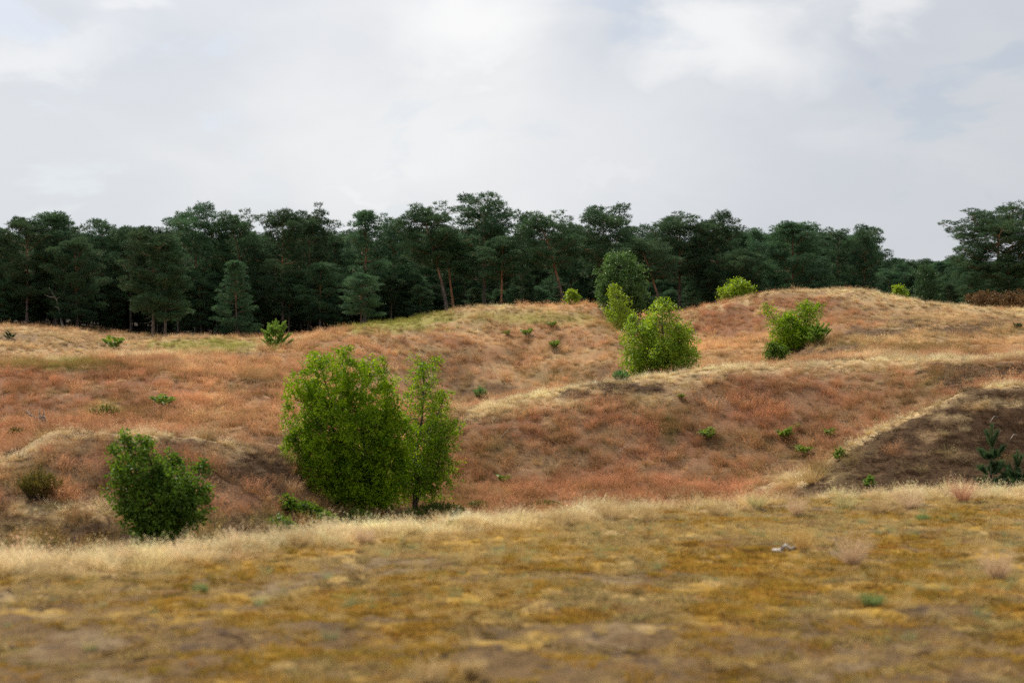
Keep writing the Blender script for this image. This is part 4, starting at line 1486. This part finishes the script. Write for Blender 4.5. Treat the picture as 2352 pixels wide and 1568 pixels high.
# ------------------------------------------------------------------ young pines and seedlings
def young_pine(seed, H, W, tiers, nlen=.07, up=.9):
    r = np.random.default_rng(seed)
    G = Geo()
    G.tube(np.array([[0, 0, -.05], [.01 * H, .01, H * .5], [.02 * H, 0, H * .92]]), np.array([.018, .011, .004]) * H, 6)
    P, D = [], []

    def shoot(a, b, dens=1.0):
        n = int(max(12, dens * 1500 * np.linalg.norm(b - a) / max(H, .6)))
        f = r.uniform(.0, 1, n)[:, None]
        ax = unit(b - a)
        P.append(a + (b - a) * f)
        rd = rand_dir(r, n)
        rd = unit(rd - ax * (rd @ ax)[:, None])
        D.append(unit(rd * .7 + ax * .8 + r.normal(0, .15, (n, 3))))
        G.tube(np.stack([a, (a + b) / 2, b]), np.array([.005, .004, .002]) * H, 3)
    shoot(np.array([.01 * H, .01, H * .5]), np.array([.02 * H, 0, H]))
    for k in range(4):      # short candles round the leader
        a = k * 1.6 + r.uniform(0, .6)
        b = np.array([.016 * H, 0, H * .72])
        shoot(b, b + np.array([math.cos(a) * .10, math.sin(a) * .10, .2]) * H)
    for t in range(tiers):
        q = .05 + .62 * (t + r.uniform(-.2, .2)) / tiers
        q = max(q, .03)
        for i in range(r.integers(5, 8)):
            a = i * 1.05 + t * .7 + r.normal(0, .3)
            L = W * (1 - q) ** .7 * r.uniform(.6, 1.15)
            p0 = np.array([0, 0, H * q])
            el = up * r.uniform(.5, 1.2) * (.55 + .7 * q)
            mid = p0 + np.array([math.cos(a), math.sin(a), el * .7]) * L * .5
            e = mid + np.array([math.cos(a) * .8, math.sin(a) * .8, el * 1.5]) * L * .5
            shoot(p0 + (mid - p0) * .35, mid)
            shoot(mid, e)
            for k in range(5):
                s_ = mid + (e - mid) * r.uniform(-.4, .6)
                b2 = a + r.choice([-1, 1]) * r.uniform(.4, 1.0)
                shoot(s_, s_ + np.array([math.cos(b2), math.sin(b2), .9 * el + .35]) * L * r.uniform(.25, .45))
    P, D = np.concatenate(P), np.concatenate(D)
    n = len(P)
    V, T = needles(P, D, r.uniform(.7, 1.2, n) * nlen, np.full(n, nlen * .06))
    return G, V, T


def put_young(px, py, top, wpx, label, mat, seed, depth=None, tiers=4, name='young_pine', nl=.075):
    g = hit(px, py) if depth is None else ground_at(px, depth)
    H = max(.25, CAMZ + (HOR - top) / F_PX * g[1] - g[2])
    W = M(wpx, g[1]) * .5
    G, V, T = young_pine(seed, H, W, tiers, nlen=nl * H ** .5)
    e = thing(name, g, label, 'young pine')
    obj('trunk', G.mesh('trunk'), M_TWIG, e)
    obj('crown', np_mesh('crown', V, T), mat, e)
    return e


put_young(632, 802, 733, 84, 'small bright young pine on the left straw crest', M_NEEDLE_Y, 5, tiers=6)
put_young(1878, 790, 738, 66, 'bushy bluish young pine right of the airy birch', M_NEEDLE_Y, 6, tiers=6)
put_young(2275, 1102, 975, 95, 'dark young pine with upright leader on the brown bank at right', M_NEEDLE_DK, 7, depth=30.5)
put_young(2335, 1110, 1035, 110, 'low dark young pine cut by the right edge, on the brown bank', M_NEEDLE_DK, 8, depth=30)
put_young(1930, 1056, 1026, 36, 'tiny vivid green pine on the crest of the brown bank', M_NEEDLE_Y, 9, tiers=3)
put_young(1997, 1118, 1090, 32, 'pale green pine seedling low on the brown bank', M_NEEDLE_Y, 10, tiers=3)
put_young(2338, 755, 742, 30, 'tiny dark green pine on the right-hand slope by the picture edge', M_NEEDLE_DK, 14, tiers=3)
put_young(22, 778, 764, 30, 'tiny dark pine on the far left slope', M_NEEDLE_DK, 15, tiers=3)

# ------------------------------------------------------------------ small plants
def frond(seed, L):
    """one pinnate frond along +x"""
    r = np.random.default_rng(seed)
    G = Geo()
    s = np.linspace(0, 1, 14)
    h = np.array([1.0, 0, 0])
    P = h * (L * .75 * s)[:, None] + np.array([0, 0, 1]) * (L * (1.1 * s - .75 * s * s))[:, None]
    P[:, 1] += r.normal(0, .03) * L * s * s
    G.tube(P, .004 * (1 - .7 * s), 3)
    w = L * .30 * np.sin(np.clip(s * 1.05 + .1, 0, 1) * 3.0)
    for sg in (-1, 1):
        for k in range(2, 14):
            d = unit(np.array([.45, sg, -.1]))
            V2, T2 = leaf_quads(P[k:k + 1] - d * .004, d[None], w[k:k + 1] + .02, w[k:k + 1] * .34 + .012, r)
            G.add(V2, None, T2)
    return G.mesh('frond', False)


FRONDS = [frond(540 + k, .5) for k in range(4)]


def put_fern(px, py, size, label, seed):
    g = hit(px, py)
    r = random.Random(seed)
    e = thing('fern', g, label, 'fern', 'green ferns on the dune faces')
    k = M(size, g[1]) / .5
    for i in range(10):
        o = obj('frond', FRONDS[i % 4], M_FERN, e)
        o.rotation_euler = (r.uniform(-.15, .15), r.uniform(-.5, .05), i * .628 + r.uniform(-.25, .25))
        f = k * r.uniform(.75, 1.2)
        o.scale = (f, f, f)


for i, (px, py, s, lab) in enumerate([
        (1800, 1008, 28, 'paired dark fern high on the ridge face above the vivid tiny pine'),
        (1845, 1046, 24, 'bright fern low on the ridge face left of the tiny pine'),
        (1905, 1004, 20, 'small yellowish fern at the right end of the ridge face'),
        (1628, 1008, 24, 'yellow-green fern in the middle of the ridge face'),
        (1157, 1112, 22, 'lone upright yellow-green fern at the left foot of the ridge face'),
        (375, 934, 30, 'bright fern on the red slope at left'),
        (262, 802, 28, 'bright green fern clump on the far left straw slope'),
        (1565, 916, 12, 'tiny green fern just below the ridge crest soil patch'),
        (1268, 752, 18, 'green fern near the top of the middle hill'),
        (1272, 799, 18, 'green fern halfway up the middle hill'),
        (1210, 772, 18, 'left-hand green fern on the middle hill'),
        (1165, 770, 12, 'faint leftmost fern patch on the middle hill'),
        (1830, 985, 12, 'tiny fern just above the bright fern on the ridge face')]):
    put_fern(px, py, s * 1.5, lab, 500 + i)


def twig_bush(seed, H, W, n, mat_leaf=.03):
    """broom or heather: many upright shoots thick with tiny leaves"""
    r = np.random.default_rng(seed)
    G = Geo()
    P, D = [], []
    for i in range(n):
        a = r.uniform(0, 6.28)
        q = math.sqrt(r.uniform(0, 1))
        b = np.array([math.cos(a) * q * W * .45, math.sin(a) * q * W * .45, -.02])
        e = np.array([math.cos(a) * q * W, math.sin(a) * q * W, H * r.uniform(.65, 1.05) * (1 - .45 * q * q)])
        m = (b + e) / 2 + np.array([0, 0, H * .08])
        G.tube(np.stack([b, m, e]), np.array([.006, .004, .002]), 3)
        k = 34
        f = r.uniform(.12, 1, k)[:, None]
        c = np.where(f < .5, b + (m - b) * f * 2, m + (e - m) * (f * 2 - 1))
        P.append(c)
        D.append(unit(rand_dir(r, k) + np.array([0, 0, .7]) + unit(e - b) * .4))
    P, D = np.concatenate(P), np.concatenate(D)
    L = r.uniform(.6, 1.3, len(P)) * mat_leaf
    V, T = needles(P, D, L, L * .3)
    return G, V, T


def put_twig(name, px, py, hpx, wpx, n, label, cat, mat, seed, leaf=.05, group=None):
    g = hit(px, py)
    G, V, T = twig_bush(seed, M(hpx, g[1]), M(wpx, g[1]) * .5, n, leaf)
    e = thing(name, g, label, cat, group)
    obj('stem', G.mesh('stem'), M_TWIG, e)
    obj('foliage', np_mesh('foliage', V, T), mat, e)


put_twig('broom_bush', 1103, 912, 26, 38, 70, 'small rounded broom bush on grey soil in the dip', 'bush', M_BROOM, 601, .07)
put_twig('broom_bush', 1426, 874, 26, 46, 80, 'low broom bush on the ridge crest beside bare soil', 'bush', M_BROOM, 602, .07)
put_twig('heather_clump', 1010, 1192, 44, 130, 260, 'wide dark green heather clump by the slender birch trunk', 'heather', M_HEATH, 603, .05)
put_twig('heather_clump', 1095, 1176, 30, 50, 110, 'small heather clump right of the wide one', 'heather', M_HEATH, 604, .05)
put_twig('heather_clump', 1255, 1172, 24, 84, 150, 'low heather hummock at the foot of the ridge face', 'heather', M_HEATH, 605, .05)
put_twig('heather_clump', 945, 1190, 22, 60, 90, 'shaded heather clump under the birch clump', 'heather', M_HEATH, 606, .05)
put_twig('heather_clump', 242, 962, 32, 74, 120, 'dark heather patch on the red slope at left', 'heather', M_HEATH, 607, .07)
put_twig('yellow_shrub', 92, 1142, 64, 110, 220, 'yellowish olive shrub at the far left hollow', 'shrub', M_GORSE, 608, .05)
put_twig('yellow_shrub', 38, 1005, 26, 44, 70, 'small yellow-green shrub at the left edge mound', 'shrub', M_GORSE, 609, .06)
for i, (px, py, h_, w_, lab) in enumerate([
        (700, 1196, 38, 74, 'leafy bramble left below the birch clump'),
        (745, 1214, 30, 60, 'bramble patch nearest the straw edge below the birch clump'),
        (640, 1220, 26, 70, 'low bramble sprawl between oak bush and birch clump'),
        (655, 1172, 26, 50, 'bramble at the left foot of the birch clump'),
        (820, 1196, 20, 60, 'shaded bramble under the middle of the birch clump')]):
    g = hit(px, py)
    D_ = g[1]
    leafy_tree('bramble', g, [((0, 0, 0), (0, 0, M(h_, D_)), M(w_ * .5, D_), .35, .008, 26),
                              ((.1, 0, 0), (M(w_ * .3, D_), 0, M(h_ * .7, D_)), M(w_ * .35, D_), .35, .008, 18)],
               lab, M_OAK, M_TWIG, cat='bramble', group='brambles below the birches', seed=700 + i,
               twig=26, leaf=.06, per_twig=6, droop=.2, rise=.4, low=.05, twl=.16)

# ------------------------------------------------------------------ single grass tufts on the plateau
def tuft_mat(name, c1, c2):
    return foliage_mat(name, c1, c2, .35, .05, patch=6)


TUFTM = {'straw': tuft_mat('straw_tuft', (.46, .33, .15), (.70, .54, .29)), 'pink': tuft_mat('pink_tuft', (.56, .40, .25), (.74, .57, .38)),
         'gold': tuft_mat('golden_tuft', (.50, .32, .10), (.72, .54, .25)), 'red': tuft_mat('red_tuft', (.46, .24, .15), (.62, .36, .24)),
         'lime': tuft_mat('yellowish_tuft', (.46, .40, .17), (.66, .58, .30)), 'green': tuft_mat('green_tuft', (.16, .22, .07), (.30, .38, .14))}


def put_tuft(px, py, hpx, wpx, kind, label, seed, n=300):
    g = hit(px, py)
    r = np.random.default_rng(seed)
    H, W = M(hpx, g[1]) * 1.25, M(wpx, g[1]) * 1.1
    e = thing('grass_tuft', g, label, 'grass tuft', 'single grass tufts on the plateau')
    a = blade_set(r, int(n * .5), W * .10, H * .72, .42 * W / H, .0060, .45)
    b = blade_set(r, int(n * .4), W * .09, H * 1.05, .30 * W / H, .0042, .3)
    G1 = Geo()
    G1.add(a[0], a[1], a[2])
    obj('blades', G1.mesh('blades', False), TUFTM[kind], e)
    G2 = Geo()
    G2.add(b[0], b[1], b[2])
    tip, Dd, Ls, B = b[4:]
    k = 9
    i = np.repeat(np.arange(len(tip)), k)
    c = tip[i] - (Dd[i] + B[i] * .9) * (Ls[i] * r.uniform(0, .35, len(i)))[:, None] + r.normal(size=(len(i), 3)) * .012
    V = np.stack([c, c + rand_dir(r, len(i)) * .014, c + rand_dir(r, len(i)) * .008], 1).reshape(-1, 3)
    G2.add(V, None, np.arange(len(V)).reshape(-1, 3))
    obj('seed_heads', G2.mesh('seed_heads', False), TUFTM[kind], e)


for i, (px, py, h_, w_, kd, lab) in enumerate([
        (1847, 1268, 54, 66, 'gold', 'upright golden grass tuft beside the pale wood chip'),
        (1958, 1300, 72, 90, 'pink', 'wispy pinkish grass tuft right of the golden one'),
        (2290, 1330, 62, 80, 'pink', 'faint see-through grass tuft at the right of the plateau'),
        (2209, 1152, 50, 80, 'red', 'reddish grass tuft on the plateau edge at far right'),
        (1942, 1170, 46, 86, 'lime', 'yellowish arching tuft on the plateau edge below the brown bank'),
        (1830, 1185, 44, 60, 'pink', 'pink-tinged tuft left of the yellowish arching one'),
        (1738, 1170, 34, 50, 'lime', 'small pale yellow tuft at the foot of the straw spur'),
        (1400, 1192, 50, 90, 'straw', 'big pale fluffy tuft in the middle of the plateau edge'),
        (1495, 1200, 40, 60, 'straw', 'pale tuft right of the big fluffy one'),
        (838, 1250, 38, 62, 'pink', 'round pinkish tuft standing before the birch clump'),
        (690, 1260, 44, 64, 'straw', 'upright straw tuft on the edge left of the round pinkish tuft'),
        (1075, 1218, 34, 60, 'straw', 'straw tuft on the edge in front of the heather'),
        (985, 1575, 60, 110, 'straw', 'blurred pale tuft at the bottom edge of the picture'),
        (1085, 1560, 44, 50, 'straw', 'thin blurred tuft right of the bottom pale one'),
        (2120, 1196, 16, 34, 'green', 'small green tuft on the right of the plateau'),
        (460, 1360, 18, 30, 'green', 'small green herb tuft in the left of the plateau'),
        (2005, 1392, 30, 60, 'green', 'soft green tuft in the lower right of the plateau'),
        (2090, 1168, 46, 90, 'pink', 'dense pinkish tuft row left of the reddish tuft'),
        (1868, 1112, 54, 90, 'gold', 'large golden grass cushion at the foot of the brown bank'),
        (1805, 1128, 40, 80, 'gold', 'lower golden grass cushion left of the large one'),
        (1650, 1186, 34, 60, 'straw', 'pale straw tuft on the edge below the ridge face'),
        (1290, 1206, 38, 70, 'straw', 'straw tuft on the edge left of the big fluffy one'),
        (2020, 1180, 40, 70, 'straw', 'straw tuft between the yellowish and the pinkish tufts'),
        (560, 1272, 38, 60, 'straw', 'straw tuft on the edge right of the oak bush'),
        (120, 1318, 44, 80, 'straw', 'broad straw tuft on the edge at far left')]):
    put_tuft(px, py, h_, w_, kd, lab, 900 + i)

# ------------------------------------------------------------------ wood bits
def chunk(seed, L, W, Hh):
    """an irregular weathered wedge"""
    r = np.random.default_rng(seed)
    G = Geo()
    s = np.linspace(0, 1, 6)
    P = np.stack([L * (s - .5), r.normal(0, .02, 6), Hh * (.35 + .3 * np.sin(s * 3)) + r.normal(0, .008, 6)], 1)
    G.tube(np.concatenate([P[:1] - [.01, 0, 0], P]), np.concatenate([[.006], Hh * .5 * (.7 + .4 * np.sin(s * 2.6 + .4))]), 7)
    V, F = G.arrays()
    V[:, 1] *= W / Hh
    V += r.normal(0, .006, V.shape)
    return np_mesh('chunk', V, F)


g = hit(1800, 1266)
e = thing('wood_chip', g, 'pale weathered wood chip lying on bare sand by the golden tuft', 'wood chip', rz=.15)
obj('bleached_wood', chunk(3, .17, .06, .035), M_STONE, e)
o = obj('dark_bark', chunk(5, .14, .06, .035), M_STUMP, e)  # darker chunk set against the pale one
o.location = (.13, .03, 0)

g = hit(95, 975)
e = thing('tree_stump', g, 'grey broken stump with splinters on the left mound', 'stump')
Gs = Geo()
Gs.tube(np.array([[0, 0, -.1], [.02, 0, .12], [0, .02, .26]]), np.array([.20, .14, .11]), 9)
obj('stump', Gs.mesh('stump'), M_STUMP, e)
for k, (dx, dz, hh) in enumerate([(-.05, .22, .30), (.06, .22, .22), (-.38, .30, .16)]):
    Gs = Geo()
    b_ = np.array([dx * .3, 0, dz * .6])
    Gs.tube(np.stack([b_, np.array([dx, 0, dz]), np.array([dx * 1.2, .02, dz + hh])]), np.array([.035, .028, .006]), 5)
    obj('splinter', Gs.mesh('splinter'), M_DEAD, e)

# pale dead trunk standing at the wood's edge, left
g = ground_at(146, 118.5)
e = thing('dead_tree', g, 'pale leaning dead trunk with broken boughs before the left pines', 'tree')
Gs = Geo()
tz = CAMZ + (HOR - 655) / F_PX * 116 - g[2]
Gs.tube(np.array([[0, 0, -.2], [-.25, 0, tz * .35], [-.6, .1, tz * .7], [-1.25, .1, tz]]), np.array([.11, .09, .06, .02]), 7)
obj('trunk', Gs.mesh('trunk'), M_DEAD, e)
for k, (q, dx, dz) in enumerate([(.72, .7, .75), (.75, -1.0, .3), (.6, .5, .1), (.5, -.5, .3)]):
    Gs = Geo()
    b_ = np.array([-.62 * (q / .7) ** 1.5, .08, tz * q])
    Gs.tube(np.stack([b_, b_ + [dx * .5, 0, dz * .3], b_ + [dx, .1, dz]]), np.array([.05, .035, .01]), 5)
    obj('bough', Gs.mesh('bough'), M_DEAD, e)

# bleached sticks lying in the grass
for i, (px, py, L_, a_, lab) in enumerate([
        (47, 862, .8, .5, 'short white stick in the red grass at the far left'),
        (700, 914, 1.3, .05, 'long thin stick lying on the left slope'),
        (2285, 972, .22, .7, 'pale twig on the brown bank near the young pine'),
        (2330, 1012, .2, -.6, 'pale twig right of the young pine leader'),
        (1440, 1040, .5, -1.0, 'thin pale twig leaning in the ridge face grass'),
        (1165, 1006, .4, 1.3, 'grey twig at the left of the ridge face')]):
    g = hit(px, py)
    Gs = Geo()
    Gs.tube(np.array([[-L_ / 2, 0, .02], [0, .03, .05 + .15 * abs(a_)], [L_ / 2 * math.cos(a_), 0, .06 + L_ * .6 * abs(math.sin(a_))]]), np.array([.012, .016, .006]), 5)
    tag(obj('stick', Gs.mesh('stick'), M_DEAD), lab, 'stick').location = [float(v) for v in g]
